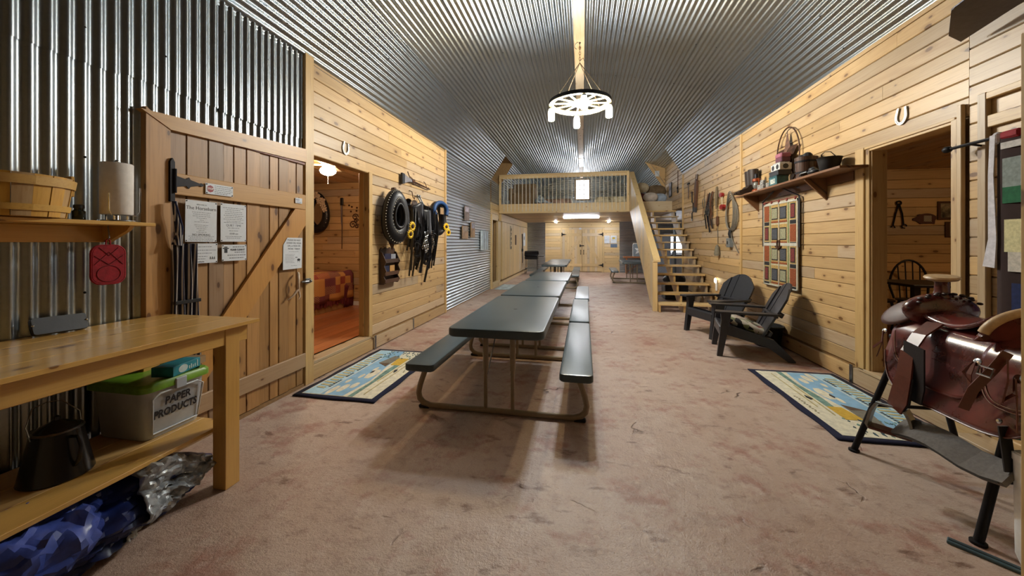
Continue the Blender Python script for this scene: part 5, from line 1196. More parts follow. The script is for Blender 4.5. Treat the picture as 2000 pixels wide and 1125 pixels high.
# ---- adirondack chairs
CHR = mat('chair_resin', '#2b2c31', .38, 0, var=.06)
def adirondack(label, loc, rz):
    t = thing('adirondack_chair', label, 'chair', loc, rz, 'dark resin adirondack chairs by the board wall')   # front = -y
    for s in (-1, 1):
        MB().prism([(-.06, 0), (.0, 0), (.09, .50), (.10, .56), (-.02, .56), (-.01, .45)], s * .29 - .03, s * .29 + .03, 'x').build('front_leg', CHR, t)
        MB().prism([(-.0, .36), (.10, .385), (.55, .25), (.76, .02), (.76, 0), (.69, 0), (.48, .16), (.05, .27)], s * .265 - .022, s * .265 + .022, 'x').build('rear_leg', CHR, t)
        a = MB(); a.prism([(s * .24, -.07), (s * .375, -.09), (s * .40, -.02), (s * .385, .3), (s * .36, .56), (s * .30, .62), (s * .25, .58), (s * .255, .2)], .548, .572); a.build('arm', CHR, t)
    for i in range(6):
        y0 = -.02 + i * .083; z0 = .375 - i * .030 - (.006 * i * i if i < 4 else .10 - .0 * i) * .35
        MB(T(0, y0, z0) @ Matrix.Rotation(-.33, 4, 'X')).box(-.262, .262, 0, .076, -.012, .012, .006).build('seat_slat', CHR, t)
    MB(T(0, -.03, .30)).box(-.29, .29, 0, .03, -.05, .075, .012).build('front_apron', CHR, t)
    R = T(0, .44, .24) @ Matrix.Rotation(-.46, 4, 'X')       # back plane: local x, z up the back
    tops = [.60, .70, .745, .70, .60]
    for i in range(5):
        xc = (i - 2) * .104; xt = (i - 2) * .128; tp_ = tops[i]; k = .05; s = (i - 2)
        zt = lambda q: .755 - 2.1 * q * q
        pts = [(xc - .0495, -.03), (xc + .0495, -.03), (xt * .97 + .0605, .42)] + [(xt * .97 + .0605 - j * .0242, zt(xt * .97 + .0605 - j * .0242)) for j in range(6)] + [(xt * .97 - .0605, .42)]
        b = MB(R); cz = .018 * (abs(s) / 2) ** 2
        b.prism([(x, z) for x, z in pts], -cz - .011, -cz + .011, 'y'); b.build('back_slat', CHR, t)
    for z in (.10, .36): MB(R).box(-.29, .29, .015, .045, z - .03, z + .03, .006).build('back_brace', CHR, t)
    MB().box(-.33, .33, .54, .58, .52, .552, .006).build('arm_brace', CHR, t)
    return t
fA = math.atan2(.21, -.977)       # facing direction
ca = adirondack('dark adirondack chair with patterned cushion on its seat', (1.79, 5.33, 0), fA + PI / 2)
cb = adirondack('empty dark adirondack chair standing closer to the staircase', (1.80, 6.16, 0), math.atan2(-.357, -.934) + PI / 2)
cu = thing('seat_cushion', 'black and white patterned cushion with zigzag edge on chair', 'cushion', M=T(1.79, 5.33, 0) @ rotz(fA + PI / 2) @ T(0, .27, .335) @ Matrix.Rotation(-.36, 4, 'X'))
pm = NT('cushion_print'); tc = pm.n('ShaderNodeTexCoord').outputs['Object']; v1 = pm.n('ShaderNodeTexVoronoi'); pm.set(v1.inputs['Vector'], tc); v1.inputs['Scale'].default_value = 16
s1 = pm.n('ShaderNodeSeparateColor'); pm.set(s1.inputs[0], v1.outputs['Color']); c = pm.mix(pm.ramp(s1.outputs[0], .3, .35), lin('#17171a'), lin('#b5ac9c')); c = pm.mix(pm.ramp(s1.outputs[1], .7, .75), c, lin('#6f7350')); c = pm.mix(pm.ramp(s1.outputs[2], .82, .85), c, lin('#7a3a34')); pm.out(c, .9)
loft_rr(MB(), [(.42, .44, .06, 0), (.46, .48, .07, .025), (.47, .49, .07, .05), (.45, .47, .07, .075), (.36, .38, .06, .09)]).build('pad', pm.m, cu, 50)
for i in range(18):
    x = -.20 + i * .0235; MB().prism([(x, -.247), (x + .012, -.255), (x + .0235, -.247)], .03, .055).build('zigzag', WHITE, cu)
# tub shape standing in for an unidentified dark mass behind the chair
tub = thing('tub_stand_in', 'black rubber tub shape standing in for the dark mass behind the cushioned chair', 'tub', (2.52, 5.68, 0)); MB().lathe([(.13, 0), (.15, .01), (.18, .27), (.19, .28), (.175, .285), (.14, .02)], 24).build('body', mat('matte', '#121214', .6), tub, 40); MB().tube([(.187 * math.cos(a), .187 * math.sin(a), .28) for a in [2 * PI * k / 28 for k in range(28)]], .01, 6, True).build('rim', mat('matte', '#121214', .6), tub, 40)

# ---- saddle on its stand
SX, SY = 2.14, 2.50
sd = thing('saddle_stand', 'black pipe saddle stand carrying the brown saddle', 'saddle stand')
for (fx, fy), (tx, ty) in (((1.83, 2.92), (2.07, 2.86)), ((1.845, 2.13), (2.08, 2.20)), ((2.45, 2.94), (2.21, 2.86)), ((2.43, 2.13), (2.20, 2.20))):
    MB().tube([(fx, fy, .008), (tx, ty, .80)], .0185, 10).build('leg', BLACK_IRON, sd, 50); MB().lathe([(.03, 0), (.03, .012), (.02, .016)], 14, (fx, fy, 0)).build('foot', BLACK_IRON, sd, 40)
for x in (2.07, 2.21): MB().tube([(x, 2.10, .79), (x, 2.95, .79)], .018, 8).build('top_bar', BLACK_IRON, sd, 50)
for y in (2.20, 2.86): MB().tube([(2.07, y, .79), (2.21, y, .79)], .016, 8).build('cross_bar', BLACK_IRON, sd, 50)
MB().tube([(1.915, 2.905, .33), (2.365, 2.92, .33)], .012, 8).build('brace', BLACK_IRON, sd, 50); MB().tube([(1.92, 2.147, .30), (2.35, 2.147, .30)], .012, 8).build('brace', BLACK_IRON, sd, 50)
sa = thing('western_saddle', 'glossy oxblood western saddle with pale horn and cantle', 'saddle', (SX, SY, 0))
lm = NT('oxblood_leather'); tc = lm.n('ShaderNodeTexCoord').outputs['Object']; nz = lm.noise(tc, 6, 5, .6, .4); fz = lm.noise(tc, 220, 2)
lm.bump(fz, .05, .001); lm.out(lm.mix(lm.ramp(nz, .3, .72), lin('#3a1512'), lin('#6b2b24')), lm.ramp(nz, .2, .8, .22, .34), 0, Coat_Weight=.5, Coat_Roughness=.12); LEA = lm.m
LEB = mat('stirrup_leather', '#5b2e22', .35, bump=.1); PALEH = mat('rawhide', '#b89b74', .45, bump=.2); FELT = mat('grey_felt', '#6b6764', .95, bump=.4, scale=60); STI = mat('leather_stitch', '#8d6a50', .6)
def skin(y, s, zt, L, k=1.0, off=0.0):
    a = abs(s); sg = 1 if s >= 0 else -1
    if a < .35: q = a / .35 * PI / 2; x, z = .17 * math.sin(q), zt - .13 * (1 - math.cos(q)); n = (math.sin(q), math.cos(q))
    else: q = (a - .35) / .65; x, z = .17 + .105 * q, zt - .13 - L * q; n = (.95, .25)
    return (sg * (x + n[0] * off) * k, y, z + n[1] * off)
def flap(name, y0, y1, s0, s1, m, zt=.955, L=.30, off=0.0, rnd=.5, th=.010, both=True, pw=4, ny=20, ns=22, skew=0.0):
    """leather panel lying over the saddle sides, its lower corners rounded"""
    for sg in ((1, -1) if both else (-1,)):
        def fn(u, v):
            e = abs(2 * u - 1) ** pw; sm = s1 - (s1 - s0) * rnd * e; s = s0 + (sm - s0) * v
            return skin(y0 + (y1 - y0) * u + skew * (s - s0), s * sg, zt, L, 1, off)
        o = MB().grid(fn, ny, ns).build(name, m, sa, 60, thick=th)
flap('wool_underside', -.63, .31, 0, .985, mat('felt_lining', '#3f5f5c', .95, bump=.5), off=-.012, rnd=.40, th=.012, pw=5)
flap('skirt', -.62, .30, 0, 1.0, LEA, off=.002, rnd=.45, pw=5)
flap('front_jockey', -.08, .28, .05, .66, LEA, off=.016, rnd=.55, pw=3)
flap('seat_jockey', -.33, .10, .0, .80, LEA, off=.020, rnd=.35, pw=4)
flap('rear_jockey', -.61, -.27, .0, .72, LEA, off=.026, rnd=.45, pw=3)
# rolled edges
for y0, y1, s1, off, rnd, pw, mm in ((-.62, .30, 1.0, .008, .45, 5, LEB), (-.60, -.28, .71, .034, .45, 3, STI), (-.585, -.295, .68, .034, .45, 3, STI), (-.06, .26, .63, .023, .55, 3, STI)):
    pts = []
    for i in range(31):
        u = i / 30; e = abs(2 * u - 1) ** pw; s = s1 * (1 - rnd * e); pts.append(skin(y0 + (y1 - y0) * u, -s, .955, .30, 1, off))
    MB().tube(pts, .0045 if mm is LEB else .002, 6).build('edge_roll' if mm is LEB else 'stitch_line', mm, sa, 50)
# seat
def seat(u, v):
    y = -.26 + .44 * u; x = (v - .5) * 2; w = .165 - .04 * u; z = .985 + .10 * (1 - u) ** 3 + .06 * u ** 3 - .045 * abs(x) ** 2.2
    return (x * w, y, z)
MB().grid(seat, 16, 14).build('seat', LEA, sa, 60, thick=.018)
# fork with swells
def fork(u, v):
    a = 2 * PI * u; b = PI * v; return (.175 * math.cos(a) * math.sin(b) * (1 + .1 * math.cos(2 * a)), .19 + .085 * math.sin(a) * math.sin(b), 1.015 + .105 * -math.cos(b))
MB().grid(fork, 24, 14, True).build('fork', LEA, sa, 60)
lc = MB()
for i in range(15):
    a = PI * (.5 + i / 14); x, z = .15 * math.cos(a - PI / 2 + .0), 0
    x = -.15 + .30 * i / 14; zz = 1.03 + .092 * math.sqrt(max(0, 1 - (x / .165) ** 2)); lc.ball((x, .135 + .02 * (i % 2), zz), .011, 8, 6, 1, 1.5, .8)
lc.build('fork_lacing', mat('lacing_dark', '#241012', .4), sa, 60)
MB().lathe([(.045, 1.09), (.034, 1.13), (.031, 1.18), (.04, 1.205)], 16, (0, .18, 0)).build('horn_neck', LEA, sa, 50)
hm = MB(T(0, .18, 1.215) @ Matrix.Rotation(.10, 4, 'X') @ Matrix.Rotation(-.06, 4, 'Y')); hm.lathe([(.03, -.022), (.07, -.012), (.078, .0), (.072, .010), (.04, .014)], 28, sx=1, sy=.95); hm.build('horn_cap', PALEH, sa, 50)
# cantle
def cant(u, v):
    a = PI * (.06 + .88 * u); r = .215 - .015 * v; x = r * math.cos(a) * 1.0; y = -.24 - .055 * math.sin(a) - .03 * v; z = .94 + (.165 * math.sin(a) ** .8 + .0) * v
    return (x, y, z)
MB().grid(cant, 26, 8).build('cantle', LEA, sa, 60, thick=.02)
MB().tube([(lambda p: (p[0], p[1], p[2]))(cant(i / 26, 1.0)) for i in range(27)], .021, 10).build('cantle_binding', PALEH, sa, 60)
MB().grid(lambda u, v: (lambda p: (p[0] * .97, p[1] + .016, p[2] - .004))(cant(u, .55 + .45 * v)), 26, 5).build('cantle_face', mat('cantle_tan', '#8d6d45', .45), sa, 60, thick=.008)
# pad flap with tie strings at the front
fm = MB(frame((-.135, .275, .985), (.25, -.93, .27), (.553, .0, .833), (-.775, -.36, .52))); fm.lathe([(.001, .013), (.09, .010), (.108, .004), (.112, -.002), (.105, -.01)], 28, sx=1.05, sy=.88); fm.build('saddle_pocket', mat('worn_oxblood', '#4c2b25', .5), sa, 60)
for c0, r in (((-.232, .27, .86), .018), ((-.262, -.33, .85), .02), ((-.262, -.50, .83), .02), ((-.285, -.45, .62), .012)):
    cm = MB(frame(c0, (0, 1, 0), (.3, 0, .95), (-.95, 0, .3))); cm.lathe([(r, 0), (r, .004), (r * .5, .009)], 12); cm.build('concho', CHROME, sa, 40)
rg = random.Random(8)
for c0 in ((-.24, .27, .86), (-.275, -.33, .85), (-.275, -.50, .83)):
    for k in range(3): MB().tube([c0, (c0[0] - .02, c0[1] + rg.uniform(-.03, .03), c0[2] - .06), (c0[0] - .02, c0[1] + rg.uniform(-.06, .06), c0[2] - .12 - .05 * k)], 1, flat=(.006, .0018)).build('tie_string', LEB, sa)
for p in ([(-.245, -.44, .93), (-.285, -.42, .84), (-.315, -.37, .73), (-.32, -.33, .62)], [(-.265, -.46, .90), (-.30, -.50, .82), (-.30, -.48, .72)]): MB().tube(p, 1, flat=(.018, .003)).build('billet_strap', LEB, sa)
cm = MB(frame((-.302, -.42, .83), (0, 1, 0), (.3, 0, .95), (-.95, 0, .3))); cm.tube([(-.03, -.02, .01), (.03, -.02, .01), (.03, .02, .01), (-.03, .02, .01)], .005, 6, True); cm.build('buckle', CHROME, sa, 40)
# fender, stirrup
fd = MB(); fd.prism([(-.10, .84), (.03, .86), (.03, .70), (.04, .60), (.02, .53), (-.08, .53), (-.10, .62)], -.306, -.298, 'x'); fd.build('fender', BLACK_LEATHER, sa)
MB().tube([(-.15, .03, .965), (-.235, .02, .90), (-.30, .01, .80), (-.325, .0, .66), (-.335, .02, .52), (-.34, .045, .455)], [1, .9, .85, 1, 1.2, 1.0], flat=(.046, .005, (0, 1, 0))).build('stirrup_leather', LEB, sa)
MB().tube([(-.318, -.02, .66), (-.328, -.01, .52), (-.335, .03, .46)], 1, flat=(.034, .004, (0, 1, 0))).build('stirrup_leather', BLACK_LEATHER, sa)
sM = T(-.345, .06, .305) @ rotz(.75) @ Matrix.Diagonal((1.5, 1.35, 1.1, 1))
so_ = MB(sM).tube([(0, -.045, .14), (0, -.06, .10), (0, -.075, .02), (0, -.07, .005), (0, .07, .005), (0, .075, .02), (0, .06, .10), (0, .045, .14)], 1, flat=(.028, .005, (1, 0, 0))).build('stirrup', mat('galv_stirrup', '#8f8f88', .35, .7), sa)
MB(sM).tube([(0, -.05, .14), (0, .05, .14)], .007, 6).build('stirrup_bolt', STEEL, so_); MB(sM).box(-.03, .03, -.07, .07, -.004, .012, .004).build('stirrup_tread', LEB, so_)
# felt cinch
cpts = [(-.31, .06, .335), (-.305, .0, .362), (-.295, -.07, .378), (-.285, -.15, .383), (-.28, -.23, .378), (-.27, -.31, .365), (-.26, -.39, .37), (-.25, -.47, .39)]
MB().tube(cpts, 1, flat=(.012, .066, (-.55, 0, .83))).build('felt_cinch', FELT, sa); MB().tube([(p[0] - .055, p[1], p[2] - .037) for p in cpts], .006, 6).build('cinch_seam', mat('felt_dark', '#3c3a38', .95), sa)
MB().tube([(-.27, -.45, .60), (-.262, -.455, .50), (-.255, -.46, .40)], 1, flat=(.003, .022)).build('latigo', BLACK_LEATHER, sa)
MB().tube([(.12, -.20, .62), (.13, -.22, .4), (.10, -.2, .24)], 1, flat=(.008, .04)).build('rear_cinch', FELT, sa)
# low step, white bin, slate strip
t = thing('pine_step', 'low pine step against the wall under the saddle stand', 'step'); MB().box(2.49, 2.672, 2.05, 3.05, .105, .13, .003).build('tread', PINE_O, t); [MB().box(2.50, 2.66, y, y + .03, 0, .105, .002).build('support', PINE_O, t) for y in (2.1, 2.97)]
t = thing('white_plastic_bin', 'white plastic bin standing behind the open plank door', 'bin', (2.075, 1.985, 0)); loft_rr(MB(), [(.34, .11, .03, 0), (.375, .125, .035, .05), (.385, .13, .035, .48), (.37, .12, .03, .50)]).build('body', WHITE, t, 40); loft_rr(MB(), [(.39, .135, .035, .465), (.39, .135, .035, .495)]).build('rim', WHITE, t, 40)
t = thing('slate_strip', 'thin slate-blue bar lying flat by the saddle stand foot', 'bar', (1.78, 2.06, 0), -.75); MB().box(-.09, .20, -.022, .022, 0, .014, .003).build('bar', mat('slate_blue', '#3d525a', .5), t); MB().box(-.085, .19, -.006, .006, .014, .017).build('groove', mat('slate_dark', '#2b3a40', .5), t)
# ---- quilt on iron rod
rd = thing('quilt_rod', 'black iron quilt rod with knob finial on the right wall', 'rod'); MB().tube([(2.60, 2.1, 2.10), (2.60, 3.20, 2.10)], .011, 8).build('rod', BLACK_IRON, rd, 40); MB().ball((2.60, 3.215, 2.10), .024, 12, 8, 1, 1.4, 1).build('finial', BLACK_IRON, rd, 60); MB().tube([(2.60, 3.06, 2.10), (2.70, 3.06, 2.08)], .008, 6).build('bracket', BLACK_IRON, rd)
qh = thing('hanging_quilt', 'brown patchwork quilt with green and navy blocks on rod', 'quilt', M=onR(2.58, 1.55, 2.60))
MB().grid(lambda u, v: ((u - .5) * .58, .53 - 1.25 * v, .012 + .006 * math.sin(u * 20)), 16, 20).build('cloth', mat('quilt_brown', '#2c1a17', .95), qh, 60, thick=.008)
for i, (x0, x1, y0, y1, c) in enumerate(((-.26, .28, .46, .50, '#b9b5b0'), (-.25, .28, .22, .40, '#7d8682'), (-.25, .28, .12, .22, '#1f5a3a'), (-.24, .02, -.18, .02, '#c3bc90'), (.04, .28, -.18, .02, '#b9b9bd'), (-.22, .28, -.30, -.18, '#b8b2a6'), (-.20, .0, -.54, -.37, '#16224c'), (.02, .28, -.54, -.37, '#b9bcc2'), (-.22, .28, -.66, -.55, '#aeb0b4'))):
    MB().box(x0, x1, y0, y1, .022, .026).build('patch', mat('hang' + c, c, .95, var=.1, scale=50), qh)
MB().tube([(-.30, .56, .03), (-.305, .3, .035), (-.30, -.1, .03), (-.32, -.28, .03)], [.8, .8, 1.2, 1.8], flat=(.003, .02)).build('ribbon', mat('ribbon_white', '#c9c7cc', .9), qh)
MB().box(-.27, -.16, .52, .57, -.012, .03, .012).build('red_tie', mat('tie_red', '#8a1420', .8), qh); MB().box(-.31, -.27, .5, .575, -.01, .03, .01).build('ribbon_knot', mat('ribbon_white', '#c9c7cc', .9), qh)

# ---- kitchenette seen through the right doorway
dt = thing('black_dining_table', 'black dining table in the kitchenette behind the saddle', 'table', (4.15, 5.25, .2)); BW_ = mat('black_painted_wood', '#121114', .4)
MB().box(-.5, .5, -.35, .35, .72, .75, .005).build('tabletop', BW_, dt); [MB().box(x - .03, x + .03, y - .03, y + .03, 0, .72, .003).build('leg', BW_, dt) for x in (-.44, .44) for y in (-.29, .29)]
def windsor(label, loc, rz):
    t = thing('windsor_chair', label, 'chair', loc, rz, 'black windsor chairs at the kitchenette table')
    MB().lathe([(.19, .43), (.21, .44), (.21, .455), (.18, .462)], 22).build('seat', BW_, t, 40)
    arch = [(.21 * math.cos(a), .16, .62 + .36 * math.sin(a)) for a in [PI * k / 16 for k in range(17)]]
    MB().tube([(.18, .12, .45)] + arch + [(-.18, .12, .45)], .014, 8).build('hoop', BW_, t, 50)
    for x in (-.12, -.04, .04, .12): MB().tube([(x * .9, .13, .45), (x, .16, .62 + .36 * math.sqrt(1 - (x / .21) ** 2))], .007, 6).build('spindle', BW_, t, 40)
    for x in (-1, 1):
        for y in (-1, 1): MB().tube([(x * .12, y * .12, .44), (x * .18, y * .18, 0)], [.016, .011], 6).build('leg', BW_, t, 50)
    return t
windsor('black hoop-back windsor chair nearer the doorway jamb', (3.92, 5.88, .2), 0); windsor('black hoop-back windsor chair below the pig-shaped board', (4.42, 5.88, .2), -.12)
t = thing('blacksmith_tongs', 'black blacksmith tongs hanging on kitchenette wall', 'tongs', M=onF(4.50, 1.86, 6.298) @ Matrix.Scale(.8, 4)); MB().tube([(0, .16, .02), (-.05, -.02, .02), (-.09, -.22, .02)], .012, 6).build('arm', BLACK_IRON, t, 40); MB().tube([(0, .16, .02), (.05, -.02, .02), (.07, -.22, .02)], .012, 6).build('arm', BLACK_IRON, t, 40); MB().tube([(.035 * math.cos(k * PI / 6), .17 + .035 * math.sin(k * PI / 6), .02) for k in range(12)], .012, 6, True).build('eye', BLACK_IRON, t, 40); MB().tube([(.08 + .04 * math.cos(k), -.25 + .035 * math.sin(k), .02) for k in range(6)], .01, 6).build('jaw', BLACK_IRON, t); MB().tube([(-.12, -.27, .02), (-.09, -.22, .02), (-.06, -.28, .02)], .01).build('jaw', BLACK_IRON, t)
t = thing('pig_cutting_board', 'brown pig-shaped board with check pattern on kitchenette wall', 'cutting board', M=onF(4.84, 1.77, 6.298) @ Matrix.Scale(.62, 4)); pts = [(.19 * math.cos(a), .115 * math.sin(a)) for a in [2 * PI * k / 24 for k in range(24)]]; MB().prism(pts[:9] + [(-.15, .10), (-.19, .075), (-.155, .06), (-.27, .0), (-.27, -.045), (-.2, -.06)] + [(-.12, -.13), (-.05, -.12), (.10, -.12), (.15, -.13), (.16, -.05)], .004, .024).build('board', mat('pig_brown', '#4a2318', .5), t)
ckm = NT('pig_check'); cn = ckm.n('ShaderNodeTexChecker'); ckm.set(cn.inputs[0], ckm.n('ShaderNodeTexCoord').outputs['Object']); cn.inputs['Scale'].default_value = 55; cn.inputs[1].default_value = lin('#bfb3a0'); cn.inputs[2].default_value = lin('#2a1410'); ckm.out(cn.outputs[0], .6); MB().box(-.06, .09, -.075, .065, .0245, .026).build('check_print', ckm.m, t)
t = thing('framed_landscape', 'small wood-framed landscape on kitchenette wall by jamb', 'picture', M=onF(5.17, 1.88, 6.298)); MB().box(-.2, .2, -.13, .13, .003, .02, .003).build('frame', DARKWOOD, t); MB().box(-.17, .17, -.10, .10, .02, .022).build('print', mat('landscape', '#7d7157', .6, var=.5, scale=10), t)
t = thing('wooden_wall_sign', 'small brown framed sign with dark lines below the landscape', 'sign', M=onF(5.24, 1.61, 6.298)); MB().box(-.18, .18, -.11, .11, .003, .018, .003).build('plank', DARKWOOD, t); MB().box(-.13, .17, -.10, .10, .018, .020).build('panel', mat('sign_pale', '#a99c84', .6), t); m = MB(); bars(m, [(.03, .1, .95), (-.03, .1, .95), (-.075, .1, .95)], -.12, .16, 4, .03); m.v = [(a, b, d + .0195) for a, b, d in m.v]; stuff_lines(m, t)
t = thing('wall_calendar', 'small white calendar with kraft pocket by doorway jamb', 'calendar', M=onF(4.12, 1.68, 6.298)); MB().box(-.08, .08, -.12, .14, .003, .010).build('sheet', PAPER, t); MB().box(-.02, .1, -.25, -.1, .003, .02).build('pocket', mat('kraft', '#8f7351', .7), t); m = MB(); bars(m, [(.08 - i * .03, .1, .9) for i in range(6)], -.08, .08, 4, .006); m.v = [(x, y, z + .009) for x, y, z in m.v]; stuff_lines(m, t)
t = thing('ceiling_lamp_offscreen', 'small warm dome lamp on the kitchenette ceiling', 'lamp', (4.95, 4.2, 2.48)); MB().lathe([(.09, 0), (.09, -.02), (.085, -.03)], 20).build('base', BRASS, t, 40); MB().ball((0, 0, -.04), .09, 16, 8, 1, 1, .6).build('dome', emit('warm_dome', '#ffd9a4', ROOM_LAMP), t, 60)

# ================================================================== LOFT AND FAR END
def fixture(label, M, w, h, d, strength, name='fluorescent_fixture'):
    t = thing(name, label, 'light', M=M); MB().box(-w / 2 - .02, w / 2 + .02, -h / 2 - .01, h / 2 + .01, 0, .02, .003).build('housing', WHITE, t); MB().box(-w / 2, w / 2, -h / 2, h / 2, .02, d, .008).build('diffuser', emit('tube_glow', '#f4f8ff', strength), t); return t
DOWN = lambda x, y, z, a=0: frame((x, y, z), (math.cos(a), math.sin(a), 0), (math.sin(a), -math.cos(a), 0), (0, 0, -1))
fixture('long fluorescent fixture under the loft ceiling', DOWN(-.04, 14.2, 2.394), 1.32, .10, .055, TUBE)
fixture('short lit fixture near the far door, grill side', DOWN(-1.2, 17.2, 2.394, PI / 2), .7, .09, .055, TUBE * .6)
fixture('short lit fixture near the far door, kitchen side', DOWN(1.19, 17.2, 2.394, PI / 2), .7, .09, .055, TUBE * .6)
fixture('lit strip lamp on the ridge above the loft', DOWN(-.03, 14.3, 4.488, PI / 2), 1.2, .14, .06, LOFT_LAMP)
# loft beds
def loft_bed(label, loc, w, l, col, name='loft_mattress'):
    t = thing(name, label, 'bed', loc); loft_rr(MB(), [(w, l, .06, 0), (w + .02, l + .02, .07, .04), (w + .02, l + .02, .07, .20), (w - .03, l - .03, .06, .24)]).build('mattress', mat(label, col, .9, var=.3, scale=6), t, 50); loft_rr(MB(), [(w + .04, l * .7, .07, .12), (w + .04, l * .7, .07, .245), (w, l * .68, .06, .27)]).build('quilt', mat(label + 'q', col, .95, var=.5, scale=9), t, 50); loft_rr(MB(T(0, l * .36, .24)), [(.5, .3, .1, 0), (.56, .36, .12, .06), (.45, .25, .1, .11)]).build('pillow', WHITE, t, 60); return t
loft_bed('low loft bed with cream and green quilt near stairs', (.95, 13.3, LZ), 1.0, 1.9, '#b9ad90'); loft_bed('low loft bed with faded red quilt near couch', (-.95, 13.6, LZ), 1.1, 1.9, '#9c8272')
so = thing('loft_couch', 'brown draped couch behind the loft railing', 'couch', (-2.02, 12.75, LZ)); BRC = mat('couch_brown', '#7a6448', .9, bump=.2); loft_rr(MB(), [(.86, .8, .08, 0), (.88, .82, .09, .38), (.84, .78, .08, .42)]).build('seat', BRC, so, 50); loft_rr(MB(T(0, .35, 0)), [(.86, .2, .08, .3), (.84, .18, .08, .80), (.78, .12, .05, .84)]).build('backrest', BRC, so, 50)
for s in (-1, 1): loft_rr(MB(T(s * .38, 0, 0)), [(.16, .8, .06, .2), (.16, .8, .06, .56), (.12, .76, .05, .60)]).build('armrest', BRC, so, 50)
bl = thing('folded_blanket', 'pale patterned blanket slumped beside the loft couch', 'blanket', (-1.25, 12.25, LZ)); MB().grid(lambda u, v: ((u - .5) * .55, (v - .5) * .36, .02 + .28 * math.exp(-((u - .25) ** 2 + (v - .5) ** 2) * 7) + .03 * math.sin(u * 13 + v * 9)), 16, 14).build('cloth', mat('blanket_pale', '#8f9aa0', .95, var=.4, scale=9), bl, 60, thick=.02); MB().box(-.2, .2, -.19, -.17, .0, .05, .01).build('hem', mat('blanket_hem', '#7a5a50', .95), bl)
def pillow(label, loc, col, s=1.0, rz=0, tilt=0.0, c2=None):
    t = thing('loft_pillow', label, 'pillow', M=T(*loc) @ rotz(rz) @ Matrix.Rotation(tilt, 4, 'X')); MB().grid(lambda u, v: (.24 * s * math.cos(2 * PI * u) * math.sin(PI * v) ** .6, .08 * s * math.sin(2 * PI * u) * math.sin(PI * v), .16 * s * -math.cos(PI * v)), 20, 12, True).build('cushion', mat(label, col, .9, var=.15, scale=8), t, 60); MB().tube([(.24 * s * math.cos(a), 0, .16 * s * math.sin(a)) for a in [2 * PI * k / 24 for k in range(24)]], .008, 5, True).build('piping', mat(label + 'p', c2 or col, .9), t, 50)
pillow('cream pillow on top of the loft heap', (1.88, 12.52, LZ + .52), '#a8997f'); pillow('dark red pillow low in the loft heap', (1.85, 12.5, LZ + .18), '#5e2a2e'); pillow('white pillow in the middle of loft heap', (2.12, 12.25, LZ + .18), '#b5aaa0', .9); pillow('brown furry pillow leaning at the loft wall', (2.38, 12.75, LZ + .42), '#6d5a42', 1.3); pillow('blue and white patterned pillow at the stair top', (2.43, 12.45, LZ + .17), '#9aa7b8', .9, 0, 0, '#2b4468')
gs = sroot('trim_12'); gs.matrix_world = onF(0, 0, 12.98); MB().prism([(2.06, 4.13), (2.73, 3.93), (2.73, 3.12)], 0, .03).build('panel', PINE_X, gs); MB().box(2.38, 2.52, 3.62, 3.80, .03, .035).build('paper', PAPER, gs)
# far end
gr = thing('barbecue_grill', 'black barbecue grill on a wire stand by steel panel', 'grill', (-2.25, 16.6, 0)); MB().grid(lambda u, v: (-.3 + .6 * u, .22 * math.cos(PI * v), .86 + .17 * math.sin(PI * v)), 2, 12).box(-.3, .3, -.22, .22, .80, .86, .01).build('lid', BLACK_IRON, gr, 50); MB().box(-.29, .29, -.21, .21, .66, .80, .02).build('firebox', BLACK_IRON, gr)
for x in (-.25, .25):
    for y in (-.17, .17): MB().tube([(x, y, .67), (x * 1.1, y * 1.1, 0)], .012, 6).build('leg', BLACK_IRON, gr)
MB().box(-.27, .27, -.18, .18, .25, .265).build('wire_shelf', STEEL, gr); MB().box(.31, .55, -.15, .15, .78, .80).build('side_table', BLACK_PLASTIC, gr)
def fnotice(label, x, z, w, h, c='#d3d8de', extra=None):
    t = thing('posted_sheet', label, 'sign', M=onF(x, z, 17.996)); MB().box(-w / 2, w / 2, -h / 2, h / 2, 0, .006).build('sheet', mat('sheet' + c, c, .5), t); m = MB(); bars(m, [(h * (.3 - .15 * k), .1, .9) for k in range(4)], -w / 2, w / 2, int(abs(x) * 50), .012); m.v = [(a, b, d + .005) for a, b, d in m.v]; stuff_lines(m, t); return t
fnotice('white sheet posted right beside the far double doors', 1.14, 1.56, .28, .36); t = fnotice('white sheet with yellow badge posted on far wall', 1.46, 1.56, .28, .36); MB().box(-.06, .06, .02, .1, .006, .012).build('badge', mat('badge', '#b8a030', .5), t); t = fnotice('blue and grey photo sheet posted below the badge', 1.47, 1.26, .30, .16, '#5b6f88')
t = fnotice('narrow white strip sign hung at the door join', -.09, 1.97, .10, .30)
lsg = thing('leaf_tin_sign', 'grey sign with white leaf pattern on steel panel', 'sign', M=onF(2.62, 1.05, 17.985)); loft_rr(MB(), [(.62, .66, .08, 0), (.62, .66, .08, .012)]).build('rim', WHITE, lsg); loft_rr(MB(), [(.57, .61, .07, .012), (.57, .61, .07, .015)]).build('face', mat('sign_grey', '#8d979e', .4, .4), lsg); [MB(Matrix.Rotation(a, 4, 'Z')).prism([(.02, 0), (.10, .06), (.24, 0), (.10, -.06)], .015, .018).build('leaf', WHITE, lsg) for a in (.4, 1.6, 2.7, 3.9, 5.2)]
ct = thing('far_bench', 'orange-brown wooden bench along the far steel wall', 'bench', (2.35, 17.5, 0)); MB().box(-.5, .6, -.2, .2, .72, .78, .005).build('top', mat('orange_wood', '#a86a3c', .5), ct); [MB().box(x, x + .06, -.15, .15, 0, .72, .003).build('leg', mat('orange_wood', '#a86a3c', .5), ct) for x in (-.4, .5)]; MB().prism([(-.34, .1), (-.3, .1), (.5, .65), (.5, .7)], -.02, .02, 'y').build('brace', mat('orange_wood', '#a86a3c', .5), ct)
